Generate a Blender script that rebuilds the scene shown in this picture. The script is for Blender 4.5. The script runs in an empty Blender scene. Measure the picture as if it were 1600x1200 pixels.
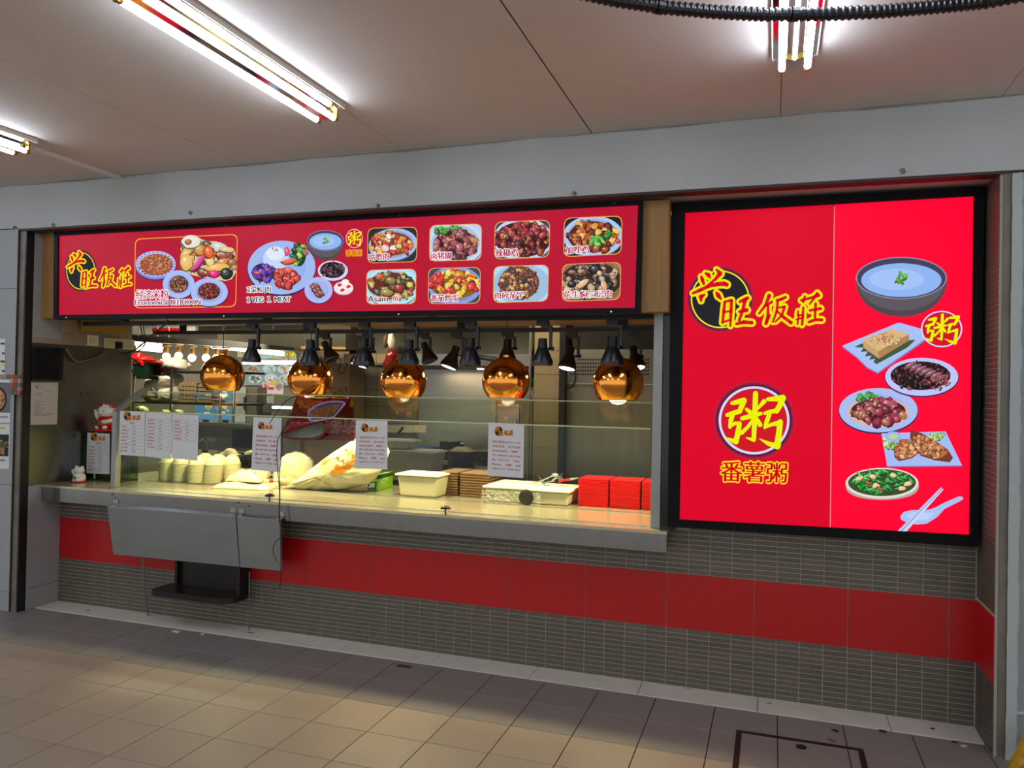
import bpy, bmesh, math, random
import numpy as np
from mathutils import Vector, Matrix

S = bpy.context.scene
COL = S.collection
rng = random.Random(7)

# ------------------------------------------------------------------ camera, world, exposure
CAMP = np.array([2.8180222, -4.29575892, 1.58172628])
CAMM = np.array([[0.94707348, 0.32044638, 0.01912932],
                 [-0.014725, -0.01616211, 0.99976095],
                 [-0.32067895, 0.94712877, 0.01058813]])   # right, up, forward
FPX = 1207.7
cam = bpy.data.cameras.new('camera')
cam.sensor_fit = 'HORIZONTAL'
cam.sensor_width = 36.0
cam.lens = FPX / 1600 * 36.0
cam.clip_start = 0.05
co = bpy.data.objects.new('camera', cam)
COL.objects.link(co)
mw = Matrix.Identity(4)
for r in range(3):
    mw[r][0] = CAMM[0][r]; mw[r][1] = CAMM[1][r]; mw[r][2] = -CAMM[2][r]; mw[r][3] = CAMP[r]
co.matrix_world = mw
S.camera = co

W = bpy.data.worlds.new('world'); S.world = W
W.use_nodes = True
bgn = W.node_tree.nodes['Background']
bgn.inputs[0].default_value = (0.92, 0.97, 1.0, 1)
bgn.inputs[1].default_value = 0.95

S.view_settings.view_transform = 'Standard'
S.view_settings.look = 'None'
S.view_settings.exposure = 0.0
S.view_settings.gamma = 1.0
S.view_settings.use_curve_mapping = False
S.cycles.use_denoising = True
S.cycles.max_bounces = 7
S.cycles.diffuse_bounces = 3
S.cycles.glossy_bounces = 3
S.cycles.transparent_max_bounces = 16
S.cycles.transmission_bounces = 4
S.cycles.sample_clamp_indirect = 4.0
S.cycles.caustics_reflective = False
S.cycles.caustics_refractive = False

TUBE_STRENGTH = 34.0
PENDANT_W = 55.0
KITCHEN_W = 40.0

# ------------------------------------------------------------------ helpers
def ray(px, py):
    return CAMM.T @ np.array([(px - 800) / FPX, (600 - py) / FPX, 1.0])

def on(ax, val, px, py):
    d = ray(px, py)
    return CAMP + (val - CAMP[ax]) / d[ax] * d

def at(px, py, y):
    return on(1, y, px, py)

def lin(c):
    if isinstance(c, str):
        c = c.lstrip('#'); c = [int(c[i:i + 2], 16) for i in (0, 2, 4)]
    return tuple((x / 255 / 12.92) if x / 255 <= 0.04045 else ((x / 255 + 0.055) / 1.055) ** 2.4 for x in c)

MATS = {}
def mat(name, col, rough=0.5, metal=0.0, emit=None, es=0.0, noise=None, bump=None, alpha=None, spec=0.5, vary=0.0, stretch=None, trans=0.0, sampling=None):
    m = bpy.data.materials.new(name); m.use_nodes = True
    nt = m.node_tree; b = nt.nodes['Principled BSDF']
    c = lin(col)
    b.inputs['Base Color'].default_value = (*c, 1)
    b.inputs['Roughness'].default_value = rough
    b.inputs['Metallic'].default_value = metal
    b.inputs['Specular IOR Level'].default_value = spec
    if trans: b.inputs['Transmission Weight'].default_value = trans
    if emit is not None:
        b.inputs['Emission Color'].default_value = (*lin(emit), 1)
        b.inputs['Emission Strength'].default_value = es
    if sampling: m.cycles.emission_sampling = sampling
    tc = nt.nodes.new('ShaderNodeTexCoord')
    vec = tc.outputs['Object']
    if stretch:
        mp = nt.nodes.new('ShaderNodeMapping'); mp.inputs['Scale'].default_value = stretch
        nt.links.new(vec, mp.inputs['Vector']); vec = mp.outputs['Vector']
    last = None
    if noise:       # (scale, amount, second colour)
        n = nt.nodes.new('ShaderNodeTexNoise'); n.inputs['Scale'].default_value = noise[0]; n.inputs['Detail'].default_value = 6
        nt.links.new(vec, n.inputs['Vector'])
        rp = nt.nodes.new('ShaderNodeValToRGB')
        rp.color_ramp.elements[0].position = 0.5 - noise[1] / 2; rp.color_ramp.elements[1].position = 0.5 + noise[1] / 2
        rp.color_ramp.elements[0].color = (*lin(noise[2]), 1); rp.color_ramp.elements[1].color = (*c, 1)
        nt.links.new(n.outputs['Fac'], rp.inputs['Fac'])
        last = rp.outputs['Color']
        if len(noise) > 3:
            mr = nt.nodes.new('ShaderNodeMapRange')
            mr.inputs['To Min'].default_value = rough + noise[3]; mr.inputs['To Max'].default_value = rough
            nt.links.new(n.outputs['Fac'], mr.inputs['Value']); nt.links.new(mr.outputs['Result'], b.inputs['Roughness'])
    if vary:
        oi = nt.nodes.new('ShaderNodeObjectInfo')
        hsv = nt.nodes.new('ShaderNodeHueSaturation')
        mr = nt.nodes.new('ShaderNodeMapRange')
        mr.inputs['To Min'].default_value = 1 - vary; mr.inputs['To Max'].default_value = 1 + vary
        nt.links.new(oi.outputs['Random'], mr.inputs['Value']); nt.links.new(mr.outputs['Result'], hsv.inputs['Value'])
        if last is not None: nt.links.new(last, hsv.inputs['Color'])
        else: hsv.inputs['Color'].default_value = (*c, 1)
        last = hsv.outputs['Color']
    if last is not None: nt.links.new(last, b.inputs['Base Color'])
    if bump:        # (scale, strength)
        n2 = nt.nodes.new('ShaderNodeTexNoise'); n2.inputs['Scale'].default_value = bump[0]; n2.inputs['Detail'].default_value = 4
        nt.links.new(vec, n2.inputs['Vector'])
        bp = nt.nodes.new('ShaderNodeBump'); bp.inputs['Strength'].default_value = bump[1]; bp.inputs['Distance'].default_value = 0.01
        nt.links.new(n2.outputs['Fac'], bp.inputs['Height']); nt.links.new(bp.outputs['Normal'], b.inputs['Normal'])
    if alpha is not None: b.inputs['Alpha'].default_value = alpha
    MATS[name] = m
    return m

def glass_mat(name, tint, refl_rough=0.02, f0=0.015, haze=0.0):
    m = bpy.data.materials.new(name); m.use_nodes = True
    nt = m.node_tree; nt.nodes.clear()
    out = nt.nodes.new('ShaderNodeOutputMaterial'); mix = nt.nodes.new('ShaderNodeMixShader')
    tr = nt.nodes.new('ShaderNodeBsdfTransparent'); gl = nt.nodes.new('ShaderNodeBsdfGlossy'); lw = nt.nodes.new('ShaderNodeLayerWeight')
    tr.inputs[0].default_value = (*lin(tint), 1); gl.inputs['Roughness'].default_value = refl_rough
    lw.inputs['Blend'].default_value = 0.5
    pw = nt.nodes.new('ShaderNodeMath'); pw.operation = 'POWER'; pw.inputs[1].default_value = 4.0
    ma = nt.nodes.new('ShaderNodeMath'); ma.operation = 'MULTIPLY_ADD'; ma.inputs[1].default_value = 0.7; ma.inputs[2].default_value = f0
    nt.links.new(lw.outputs['Facing'], pw.inputs[0]); nt.links.new(pw.outputs[0], ma.inputs[0]); nt.links.new(ma.outputs[0], mix.inputs[0])
    nt.links.new(tr.outputs[0], mix.inputs[1]); nt.links.new(gl.outputs[0], mix.inputs[2])
    if haze:
        df = nt.nodes.new('ShaderNodeBsdfDiffuse'); df.inputs[0].default_value = (.8, .8, .78, 1)
        m2 = nt.nodes.new('ShaderNodeMixShader'); m2.inputs[0].default_value = haze
        nt.links.new(mix.outputs[0], m2.inputs[1]); nt.links.new(df.outputs[0], m2.inputs[2])
        nt.links.new(m2.outputs[0], out.inputs[0])
    else: nt.links.new(mix.outputs[0], out.inputs[0])
    MATS[name] = m; return m

def print_mat(name, es, rough=0.5):
    m = bpy.data.materials.new(name); m.use_nodes = True
    nt = m.node_tree; b = nt.nodes['Principled BSDF']
    a = nt.nodes.new('ShaderNodeAttribute'); a.attribute_name = 'Col'
    b.inputs['Roughness'].default_value = rough
    if es:
        b.inputs['Base Color'].default_value = (0.02, 0.02, 0.02, 1)
        b.inputs['Specular IOR Level'].default_value = 0.08
        nt.links.new(a.outputs['Color'], b.inputs['Emission Color']); b.inputs['Emission Strength'].default_value = es
        m.cycles.emission_sampling = 'NONE'
    else:
        nt.links.new(a.outputs['Color'], b.inputs['Base Color']); b.inputs['Specular IOR Level'].default_value = 0.3
    MATS[name] = m; return m

def steel(name, col, rough, stretch=(1, 1, 1), bump=0.05):
    return mat(name, col, rough=rough, metal=1.0, noise=(3.0, 0.9, tuple(int(x * 0.82) for x in [int(col.lstrip('#')[i:i+2], 16) for i in (0, 2, 4)]), 0.1), stretch=stretch, bump=(2.0, bump))

ORG = {}
def link(o): COL.objects.link(o); return o

class MB:
    """collects shapes in world coordinates, then links them as one mesh object"""
    def __init__(s): s.v = []; s.f = []; s.c = []
    def add(s, vs, fs, col=None):
        n = len(s.v); s.v += [tuple(map(float, p)) for p in vs]; s.f += [tuple(i + n for i in f) for f in fs]
        if col is not None: s.c += [(*col, 1.0)] * len(vs)
        return s
    def box(s, x0, x1, y0, y1, z0, z1):
        return s.add([(x0, y0, z0), (x1, y0, z0), (x1, y1, z0), (x0, y1, z0), (x0, y0, z1), (x1, y0, z1), (x1, y1, z1), (x0, y1, z1)],
                     [(0, 3, 2, 1), (4, 5, 6, 7), (0, 1, 5, 4), (1, 2, 6, 5), (2, 3, 7, 6), (3, 0, 4, 7)])
    def hexa(s, a, b):    # two quads (bottom loop a, top loop b)
        return s.add(list(a) + list(b), [(0, 3, 2, 1), (4, 5, 6, 7), (0, 1, 5, 4), (1, 2, 6, 5), (2, 3, 7, 6), (3, 0, 4, 7)])
    def obox(s, c, u, v, w, hu, hv, hw):
        c, u, v, w = map(np.array, (c, u, v, w))
        P = [c + a * hu * u + b * hv * v + d * hw * w for d in (-1, 1) for a, b in ((-1, -1), (1, -1), (1, 1), (-1, 1))]
        return s.add(P, [(0, 3, 2, 1), (4, 5, 6, 7), (0, 1, 5, 4), (1, 2, 6, 5), (2, 3, 7, 6), (3, 0, 4, 7)])
    def lathe(s, c, prof, n=24, axis=(0, 0, 1), cap0=False, cap1=False):
        ax = Vector(axis).normalized(); u = ax.orthogonal().normalized(); w = ax.cross(u)
        c = Vector([float(q) for q in c]); vs = []; fs = []
        for r, h in prof:
            for k in range(n):
                a = 2 * math.pi * k / n
                vs.append(c + ax * h + (u * math.cos(a) + w * math.sin(a)) * r)
        for i in range(len(prof) - 1):
            for k in range(n):
                k2 = (k + 1) % n
                fs.append((i * n + k, i * n + k2, (i + 1) * n + k2, (i + 1) * n + k))
        if cap0: fs.append(tuple(range(n))[::-1])
        if cap1: fs.append(tuple((len(prof) - 1) * n + k for k in range(n)))
        return s.add(vs, fs)
    def sphere(s, c, r, sz=1.0, n=16, sx=1.0, sy=1.0):
        c = np.array(c, float); vs = []; fs = []; m = n // 2
        for i in range(m + 1):
            t = math.pi * i / m
            for k in range(n):
                a = 2 * math.pi * k / n
                vs.append(c + np.array([math.sin(t) * math.cos(a) * r * sx, math.sin(t) * math.sin(a) * r * sy, math.cos(t) * r * sz]))
        for i in range(m):
            for k in range(n):
                k2 = (k + 1) % n
                fs.append((i * n + k, (i + 1) * n + k, (i + 1) * n + k2, i * n + k2))
        return s.add(vs, fs)
    def tube(s, pts, r, n=8, closed_ends=True):
        P = [Vector([float(q) for q in p]) for p in pts]; vs = []; fs = []
        up = None
        for i, p in enumerate(P):
            t = (P[min(i + 1, len(P) - 1)] - P[max(i - 1, 0)]).normalized()
            if up is None: up = t.orthogonal().normalized()
            up = (up - t * up.dot(t)); up = up.normalized() if up.length > 1e-6 else t.orthogonal().normalized()
            w = t.cross(up); rr = r[i] if isinstance(r, (list, tuple)) else r
            for k in range(n):
                a = 2 * math.pi * k / n
                vs.append(p + (up * math.cos(a) + w * math.sin(a)) * rr)
        for i in range(len(P) - 1):
            for k in range(n):
                k2 = (k + 1) % n
                fs.append((i * n + k, i * n + k2, (i + 1) * n + k2, (i + 1) * n + k))
        if closed_ends: fs += [tuple(range(n))[::-1], tuple((len(P) - 1) * n + k for k in range(n))]
        return s.add(vs, fs)
    def prism(s, poly, d):   # polygon of 3D points pushed along vector d
        n = len(poly); d = np.array(d, float)
        vs = [np.array(p, float) for p in poly] + [np.array(p, float) + d for p in poly]
        fs = [tuple(range(n))[::-1], tuple(range(n, 2 * n))] + [(i, (i + 1) % n, n + (i + 1) % n, n + i) for i in range(n)]
        return s.add(vs, fs)
    def build(s, name, m, parent=None, label=None, kind=None, smooth=False, bevel=0, loc=None, local=False):
        org = ORG.get(parent.name, (0, 0, 0)) if parent is not None else (loc if loc is not None else (0, 0, 0))
        me = bpy.data.meshes.new(name)
        vs = s.v if local else [(a - org[0], b - org[1], c - org[2]) for a, b, c in s.v]
        me.from_pydata(vs, [], s.f)
        if s.c:
            at_ = me.attributes.new('Col', 'FLOAT_COLOR', 'POINT')
            at_.data.foreach_set('color', np.array(s.c, dtype=np.float32).ravel())
        else:
            bm = bmesh.new(); bm.from_mesh(me); bmesh.ops.recalc_face_normals(bm, faces=bm.faces); bm.to_mesh(me); bm.free()
        me.materials.append(MATS[m] if isinstance(m, str) else m)
        if smooth:
            me.polygons.foreach_set('use_smooth', [True] * len(me.polygons))
            if smooth != 'all': me.set_sharp_from_angle(angle=math.radians(40))
        o = bpy.data.objects.new(name, me); link(o)
        if parent is not None:
            o.parent = parent
        else: o.location = org
        ORG[o.name] = org
        if bevel:
            b = o.modifiers.new('bevel', 'BEVEL'); b.width = bevel; b.segments = 2; b.limit_method = 'ANGLE'
        if label: o['label'] = label
        if kind: o['kind'] = kind
        return o

def tag(o, label, cat, group=None, kind=None):
    o['label'] = label; o['category'] = cat
    if group: o['group'] = group
    if kind: o['kind'] = kind
    return o

def thing(name, label, cat, loc, group=None):
    o = bpy.data.objects.new(name, None); link(o); o.empty_display_size = 0.05
    o.location = [float(q) for q in loc]; ORG[o.name] = tuple(float(q) for q in loc)
    return tag(o, label, cat, group)

def dup(root, loc, label, rz=0.0, group=None):
    def cp(o, par):
        c = o.copy(); link(c)
        c.parent = par
        for ch in o.children: cp(ch, c)
        return c
    r = cp(root, None); r.location = [float(q) for q in loc]; r.rotation_euler = (0, 0, rz); r['label'] = label
    if group: r['group'] = group
    ORG[r.name] = tuple(float(q) for q in loc)
    return r

def struct(mb, name, m, **k):
    return mb.build(name, m, kind='structure', **k)

ORD = ['topmost', 'second', 'third', 'fourth', 'fifth', 'sixth', 'seventh', 'eighth', 'ninth', 'tenth', 'eleventh', 'twelfth', 'thirteenth',
       'fourteenth', 'fifteenth', 'sixteenth', 'seventeenth', 'eighteenth', 'nineteenth', 'twentieth']

# ------------------------------------------------------------------ flat print
def clip_convex(sub, clip):
    # both lists of (x, y); clip is convex, orientation detected
    ar = sum(clip[i][0] * clip[(i + 1) % len(clip)][1] - clip[(i + 1) % len(clip)][0] * clip[i][1] for i in range(len(clip)))
    sg = 1 if ar > 0 else -1
    out = list(sub)
    for i in range(len(clip)):
        a, b = clip[i], clip[(i + 1) % len(clip)]
        inp, out = out, []
        def side(p): return sg * ((b[0] - a[0]) * (p[1] - a[1]) - (b[1] - a[1]) * (p[0] - a[0]))
        for j in range(len(inp)):
            p, q = inp[j], inp[(j + 1) % len(inp)]
            sp, sq = side(p), side(q)
            if sp >= 0: out.append(p)
            if sp * sq < 0:
                t = sp / (sp - sq); out.append((p[0] + t * (q[0] - p[0]), p[1] + t * (q[1] - p[1])))
        if not out: return []
    return out

TXT = {}
def text_geo(body, off=0.0):
    key = (body, off)
    if key not in TXT:
        cu = bpy.data.curves.new('t', 'FONT'); cu.body = body; cu.size = 1.0; cu.offset = off; cu.resolution_u = 3
        o = bpy.data.objects.new('t', cu); COL.objects.link(o)
        dg = bpy.context.evaluated_depsgraph_get(); dg.update()
        me = bpy.data.meshes.new_from_object(o.evaluated_get(dg))
        V = [(v.co.x, v.co.y) for v in me.vertices]; F = [tuple(p.vertices) for p in me.polygons]
        bpy.data.objects.remove(o); bpy.data.curves.remove(cu); bpy.data.meshes.remove(me)
        xs = [p[0] for p in V]; ys = [p[1] for p in V]
        x0, x1, y0, y1 = min(xs), max(xs), min(ys), max(ys)
        TXT[key] = ([((x - x0) / (x1 - x0), (y - y0) / max(1e-6, y1 - y0)) for x, y in V], F, (x1 - x0) / max(1e-6, y1 - y0))
    return TXT[key]

class Print:
    """2D drawing in some chart; fn(x, y, lift) gives the 3D point on the printed surface"""
    def __init__(s, fn, step=4e-5, base=0.0004):
        s.fn = fn; s.mb = MB(); s.k = 0; s.step = step; s.base = base; s.clip = None; s.flat = False; s.sub = 0
    def poly(s, pts, col, layer=None):
        if s.clip: pts = clip_convex(pts, s.clip)
        if len(pts) < 3: return
        if layer is None: s.k += 1; layer = s.k
        h = s.base + s.step * layer
        s.mb.add([s.fn(x, y, h) for x, y in pts], [tuple(range(len(pts)))], lin(col))
    def ring(s, outer, inner, col, layer=None):
        if layer is None: s.k += 1; layer = s.k
        h = s.base + s.step * layer; n = len(outer)
        s.mb.add([s.fn(x, y, h) for x, y in outer] + [s.fn(x, y, h) for x, y in inner],
                 [(i, (i + 1) % n, n + (i + 1) % n, n + i) for i in range(n)], lin(col))
    def stroke(s, pts, ws, col, grow=0.0, layer=0):
        n = len(pts)
        if not isinstance(ws, (list, tuple)): ws = [ws] * n
        h = s.base + s.step * layer
        vs = []; fs = []
        if s.flat:      # ink on paper: one strip per stroke, each a hair above the last
            s.sub += 1; h += s.step * (layer * 20 + s.sub * .5)
            L_, R_ = [], []
            for i in range(n):
                (xa, ya), (xb, yb) = pts[max(i - 1, 0)], pts[min(i + 1, n - 1)]; q = math.hypot(xb - xa, yb - ya) or 1; r = ws[i] + grow
                ex = (-1 if i == 0 else 1 if i == n - 1 else 0) * r * .7
                cx, cy = pts[i][0] + (xb - xa) / q * ex, pts[i][1] + (yb - ya) / q * ex
                L_.append((cx - (yb - ya) / q * r, cy + (xb - xa) / q * r)); R_.append((cx + (yb - ya) / q * r, cy - (xb - xa) / q * r))
            P = [s.fn(x, y, h) for x, y in L_ + R_]
            s.mb.add(P, [(i, i + 1, n + i + 1, n + i) for i in range(n - 1)], lin(col)); return
        def addp(pp):
            b = len(vs); vs.extend(s.fn(x, y, h) for x, y in pp); fs.append(tuple(range(b, b + len(pp))))
        for i in range(n):
            r = ws[i] + grow
            addp([(pts[i][0] + r * math.cos(a * math.pi / 6), pts[i][1] + r * math.sin(a * math.pi / 6)) for a in range(12)])
            if i < n - 1:
                (x0, y0), (x1, y1) = pts[i], pts[i + 1]; L = math.hypot(x1 - x0, y1 - y0) or 1
                nx, ny = -(y1 - y0) / L, (x1 - x0) / L; r1 = ws[i + 1] + grow
                addp([(x0 + nx * r, y0 + ny * r), (x1 + nx * r1, y1 + ny * r1), (x1 - nx * r1, y1 - ny * r1), (x0 - nx * r, y0 - ny * r)])
        s.mb.add(vs, fs, lin(col))
    def text(s, body, bl, br, tl, col, off=0.0, outline=None, oc='#ffffff', layer=None, thick=0.0):
        V, F, asp = text_geo(body, off)
        bl, br, tl = map(np.array, (bl, br, tl))
        if layer is None: s.k += 6; layer = s.k
        def put(dx, dy, c, ly):
            h = s.base + s.step * ly
            s.mb.add([s.fn(*(bl + (br - bl) * u + (tl - bl) * v + np.array([dx, dy])), h) for u, v in V], F, lin(c))
        if outline:
            for a in range(8): put(outline * math.cos(a * math.pi / 4), outline * math.sin(a * math.pi / 4), oc, layer + (a * 1.5 if s.flat else 0))
        if s.flat: layer += 14 if outline else 0
        if thick and s.flat:
            put(-thick, 0, col, layer); put(thick, 0, col, layer + 1.5); thick = 0
        if thick:
            for dx, dy in ((-thick, 0), (thick, 0)): put(dx, dy, col, layer + 3)
        put(0, 0, col, layer + 3)
        s.k = max(s.k, layer + 4)
    def build(s, name, m, parent=None, label=None, kind=None):
        return s.mb.build(name, m, parent, label=label, kind=kind)

def ell(cx, cy, rx, ry, n=40, rot=0.0, a0=0.0, a1=2 * math.pi, dx=0, dy=0):
    out = []
    for i in range(n):
        a = a0 + (a1 - a0) * i / n
        x, y = rx * math.cos(a), ry * math.sin(a)
        out.append((cx + x * math.cos(rot) - y * math.sin(rot) + dx, cy + x * math.sin(rot) + y * math.cos(rot) + dy))
    return out

def rrect(tl, tr, br, bl, r=0.14, n=5):
    """rounded quad from four corner points"""
    P = [np.array(p, float) for p in (tl, tr, br, bl)]
    out = []
    for i in range(4):
        p, a, b = P[i], P[i - 1], P[(i + 1) % 4]
        m = min(np.linalg.norm(a - p), np.linalg.norm(b - p)) * r
        s = p + (a - p) / np.linalg.norm(a - p) * m; e = p + (b - p) / np.linalg.norm(b - p) * m
        for k in range(n + 1):
            t = k / n; out.append(tuple((1 - t) ** 2 * s + 2 * t * (1 - t) * p + t * t * e))
    return out

def shade(c, f):
    c = c.lstrip('#'); v = [int(c[i:i + 2], 16) for i in (0, 2, 4)]
    v = [max(0, min(255, int(x * f if f <= 1 else x + (255 - x) * (f - 1)))) for x in v]
    return '#%02x%02x%02x' % tuple(v)

def blob(p, x, y, r, col, asp=1.0, rot=0.0, n=9, jag=0.25, hi=True, dark=True):
    def pts(k, ox=0, oy=0):
        out = []
        for i in range(n):
            a = 2 * math.pi * i / n; q = r * k * (1 + rng.uniform(-jag, jag))
            u, v = q * math.cos(a), q * asp * math.sin(a)
            out.append((x + ox + u * math.cos(rot) - v * math.sin(rot), y + oy + u * math.sin(rot) + v * math.cos(rot)))
        return out
    if dark: p.poly(pts(1.12, 0, r * 0.12), shade(col, 0.45))
    p.poly(pts(1.0), col)
    p.poly(pts(0.62, -r * .1, -r * .12), shade(col, 1.18))
    if hi: p.poly(pts(0.25, -r * .25, -r * .3 * asp), shade(col, 1.6))

def food(p, cx, cy, rx, ry, pal, n, r, asp=(0.5, 1.0), jag=0.25, under=None, hi=0.5):
    if under: p.poly(ell(cx, cy, rx * 1.02, ry * 1.02, 28), under)
    L = []
    for i in range(n):
        a = rng.uniform(0, 2 * math.pi); q = math.sqrt(rng.random())
        L.append((cx + rx * q * math.cos(a), cy + ry * q * math.sin(a)))
    L.sort(key=lambda t: t[1])
    for x, y in L:
        blob(p, x, y, r * rng.uniform(0.7, 1.25), shade(rng.choice(pal), rng.uniform(0.85, 1.1)), rng.uniform(*asp), rng.uniform(0, math.pi), jag=jag, hi=rng.random() < hi)

def plate(p, cx, cy, rx, ry, col='#a9bff0', inner='#9fb6ea', rot=0.0, rim='#3c1c4a'):
    p.poly(ell(cx, cy, rx * 1.02, ry * 1.03, 44, rot, dy=ry * 0.05), rim)
    p.poly(ell(cx, cy, rx, ry, 44, rot), col)
    p.poly(ell(cx, cy, rx * 0.72, ry * 0.72, 40, rot), inner)

# ------------------------------------------------------------------ materials
mat('beam_paint', '#b9bcbc', 0.75, noise=(2.5, 0.6, '#adb0ae'), bump=(60, 0.05))
mat('ceiling_paint', '#dbd2ca', 0.8, noise=(1.5, 0.8, '#d2c6bc'), bump=(90, 0.12))
mat('plaster', '#9a9f9b', 0.85, noise=(6, 0.7, '#858a86'), bump=(9, 0.7))
mat('plaster_edge', '#aeb6b6', 0.8, bump=(20, 0.5))
mat('grey_panel', '#a4a8aa', 0.6, noise=(1.2, 0.7, '#97999a'))
mat('grey_tile_large', '#9b9794', 0.45, noise=(2, 0.8, '#8d8986'))
mat('beige_paint', '#a08d78', 0.8, noise=(3, 0.6, '#927f6c'))
mat('channel_paint', '#827c70', 0.55, noise=(8, 0.5, '#625d50'))
mat('black', '#0c0b0b', 0.45)
mat('black_gloss', '#101113', 0.18)
mat('black_frame', '#0a090b', 0.5, spec=0.15)
mat('black_lamp', '#15151a', 0.35)
mat('brown_lamp', '#2a1a14', 0.4)
mat('grout', '#b2aca0', 0.9)
mat('mosaic', '#675d51', 0.4, noise=(40, 0.5, '#5a5045'), vary=0.14)
mat('red_tile', '#c01418', 0.3, noise=(120, 0.5, '#ac0e14'), vary=0.04)
mat('tile_dark', '#8a847e', 0.42, noise=(5, 0.8, '#817b75'), vary=0.05)
mat('tile_beige', '#a69583', 0.42, noise=(5, 0.8, '#9a8a79'), vary=0.05)
mat('kerb_stone', '#e2ddd0', 0.5, noise=(9, 0.6, '#cfc9bb'))
mat('floor_joint', '#33291f', 0.9)
mat('floor_slab', '#a08a72', 0.55, noise=(4, 0.8, '#94806b'))
mat('trim_brown', '#3a2a26', 0.6)
steel('steel', '#b9bcbc', 0.30, stretch=(0.6, 0.6, 6), bump=0.04)
mat('steel_front', '#a6a9a9', 0.16, 0.92, noise=(3, .9, '#909494', .06), stretch=(5, 1, .25), bump=(1.6, .45))
steel('steel_sheet', '#83878a', 0.24, stretch=(1, 2, 1), bump=0.10)
mat('steel_matte', '#a2a5a2', 0.42, 0.6, noise=(3, .9, '#8e918e', .1), stretch=(1, 1, 3), bump=(2, .03))
mat('steel_dark', '#8f8878', 0.38, 0.65, noise=(2.5, .8, '#7a7362', .1), stretch=(6, 6, .5), bump=(2, .04))
mat('steel_top', '#d8ccb0', 0.24, 0.7, noise=(5, .6, '#c4b898'), stretch=(1, 6, 6), bump=(3, .03))
mat('copper', '#ffa448', 0.14, 1.0)
mat('copper_in', '#f0b060', 0.3, 1.0)
mat('hood_steel', '#57564c', 0.42, 0.6, noise=(3, .7, '#45443b', .1), stretch=(6, 6, .5))
mat('chrome', '#d8d8d8', 0.12, 1.0)
mat('wood', '#ab7f47', 0.5, noise=(3.0, 0.7, '#835d31'), stretch=(14, 14, 0.7))
mat('wood_dark', '#8a6c48', 0.5, noise=(4, 0.7, '#6a5034'), stretch=(1, 6, 6))
mat('dark_shelf', '#1d1210', 0.35, noise=(4, 0.6, '#120b0a'), stretch=(1, 8, 8))
mat('kitchen_dark', '#2b2824', 0.7)
mat('kitchen_wall', '#87857c', 0.5, noise=(3, 0.7, '#75736b'))
mat('kitchen_tile', '#8d8b80', 0.3, vary=0.06)
mat('cream_tile', '#9a8a68', 0.3, noise=(3, 0.6, '#887858'), vary=0.05)
mat('paper', '#dcdcdc', 0.6)
mat('paper_cream', '#c9bcae', 0.7)
mat('plastic_white', '#e8e2d2', 0.4)
mat('plastic_cream', '#d9d0a8', 0.32)
mat('plastic_yellow', '#a8863c', 0.5)
mat('plastic_bag', '#f0e6bc', 0.35, noise=(6, 0.6, '#dccf9e'), bump=(7, 0.9))
mat('plastic_bag_clear', '#ece8dc', 0.2, noise=(8, 0.5, '#c4beae'), bump=(9, 0.9), alpha=0.85)
mat('red_plastic', '#e00f0a', 0.3, vary=0.08)
mat('red_cloth', '#c41418', 0.45, bump=(14, 0.6))
mat('red_gloss', '#c01016', 0.16)
mat('green_plastic', '#0a2412', 0.4)
mat('green_box', '#8cc800', 0.4)
mat('green_box_dark', '#1e4a1e', 0.4)
mat('green_leaf', '#2f8a2a', 0.5)
mat('blue_plastic', '#16308c', 0.35)
mat('ceramic', '#eee8dc', 0.15)
mat('melamine', '#e6dcb0', 0.2)
mat('brown_tray', '#7c5a3a', 0.35, vary=0.12)
mat('cardboard', '#6e4624', 0.8)
mat('egg', '#84502e', 0.6)
mat('egg_tray', '#75603e', 0.9)
mat('vinyl', '#8a1416', 0.22, noise=(5, 0.6, '#761012'), bump=(6, 0.35))
mat('vinyl_back', '#8c8888', 0.4)
mat('brass', '#b89a4a', 0.3, 1.0)
mat('yellow_bag', '#c89a18', 0.45, noise=(10, 0.5, '#b0840e'), bump=(16, 0.8))
mat('wire', '#1a1a1c', 0.5)
mat('wire_grey', '#6a6a66', 0.5)
mat('ash', '#c8c8c4', 0.8)
mat('grease', '#1e1a16', 0.7)
mat('reflector', '#e8e8e8', 0.08, 1.0)
mat('fixture_white', '#d8d4cc', 0.5)
mat('tube_glow', '#ffffff', 0.3, emit='#dfecff', es=TUBE_STRENGTH)
mat('tube_cool', '#ffffff', 0.3, emit='#f2f8ff', es=6.0)
mat('tube_warm', '#ffffff', 0.3, emit='#fff0d0', es=6.0)
mat('bulb_warm', '#ffffff', 0.3, emit='#ffe8b8', es=9.0)
mat('bulb_socket', '#d8963c', 0.4)
mat('led_face', '#ffffff', 0.3, emit='#ffffff', es=9.0)
mat('window_glow', '#ffffff', 0.3, emit='#d8ecdf', es=1.3)
mat('screen_blue', '#10304a', 0.3, emit='#4a84b8', es=0.8, sampling='NONE')
mat('sign_red', '#180004', 0.4, spec=0.1, emit='#b81230', es=1.0)
mat('board_red', '#180004', 0.4, spec=0.1, emit='#dc0026', es=1.0)
mat('board_red_bright', '#180004', 0.4, spec=0.1, emit='#ff0030', es=1.05)
mat('seam_white', '#f0e0e0', 0.4)
glass_mat('glass', '#f4faf2')
glass_mat('glass_green', '#9fb8a0')
mat('glass_edge', '#bcc690', 0.15, spec=0.6)
glass_mat('wrap', '#f6f4ea', 0.12, haze=0.2)
glass_mat('clear_plastic', '#cfd4cc', 0.15, haze=0.28)
print_mat('print_lit', 1.0)
print_mat('print_lit_far', 0.9)
print_mat('print_paper', 0.0, 0.6)
print_mat('print_gloss', 0.0, 0.25)

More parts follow.
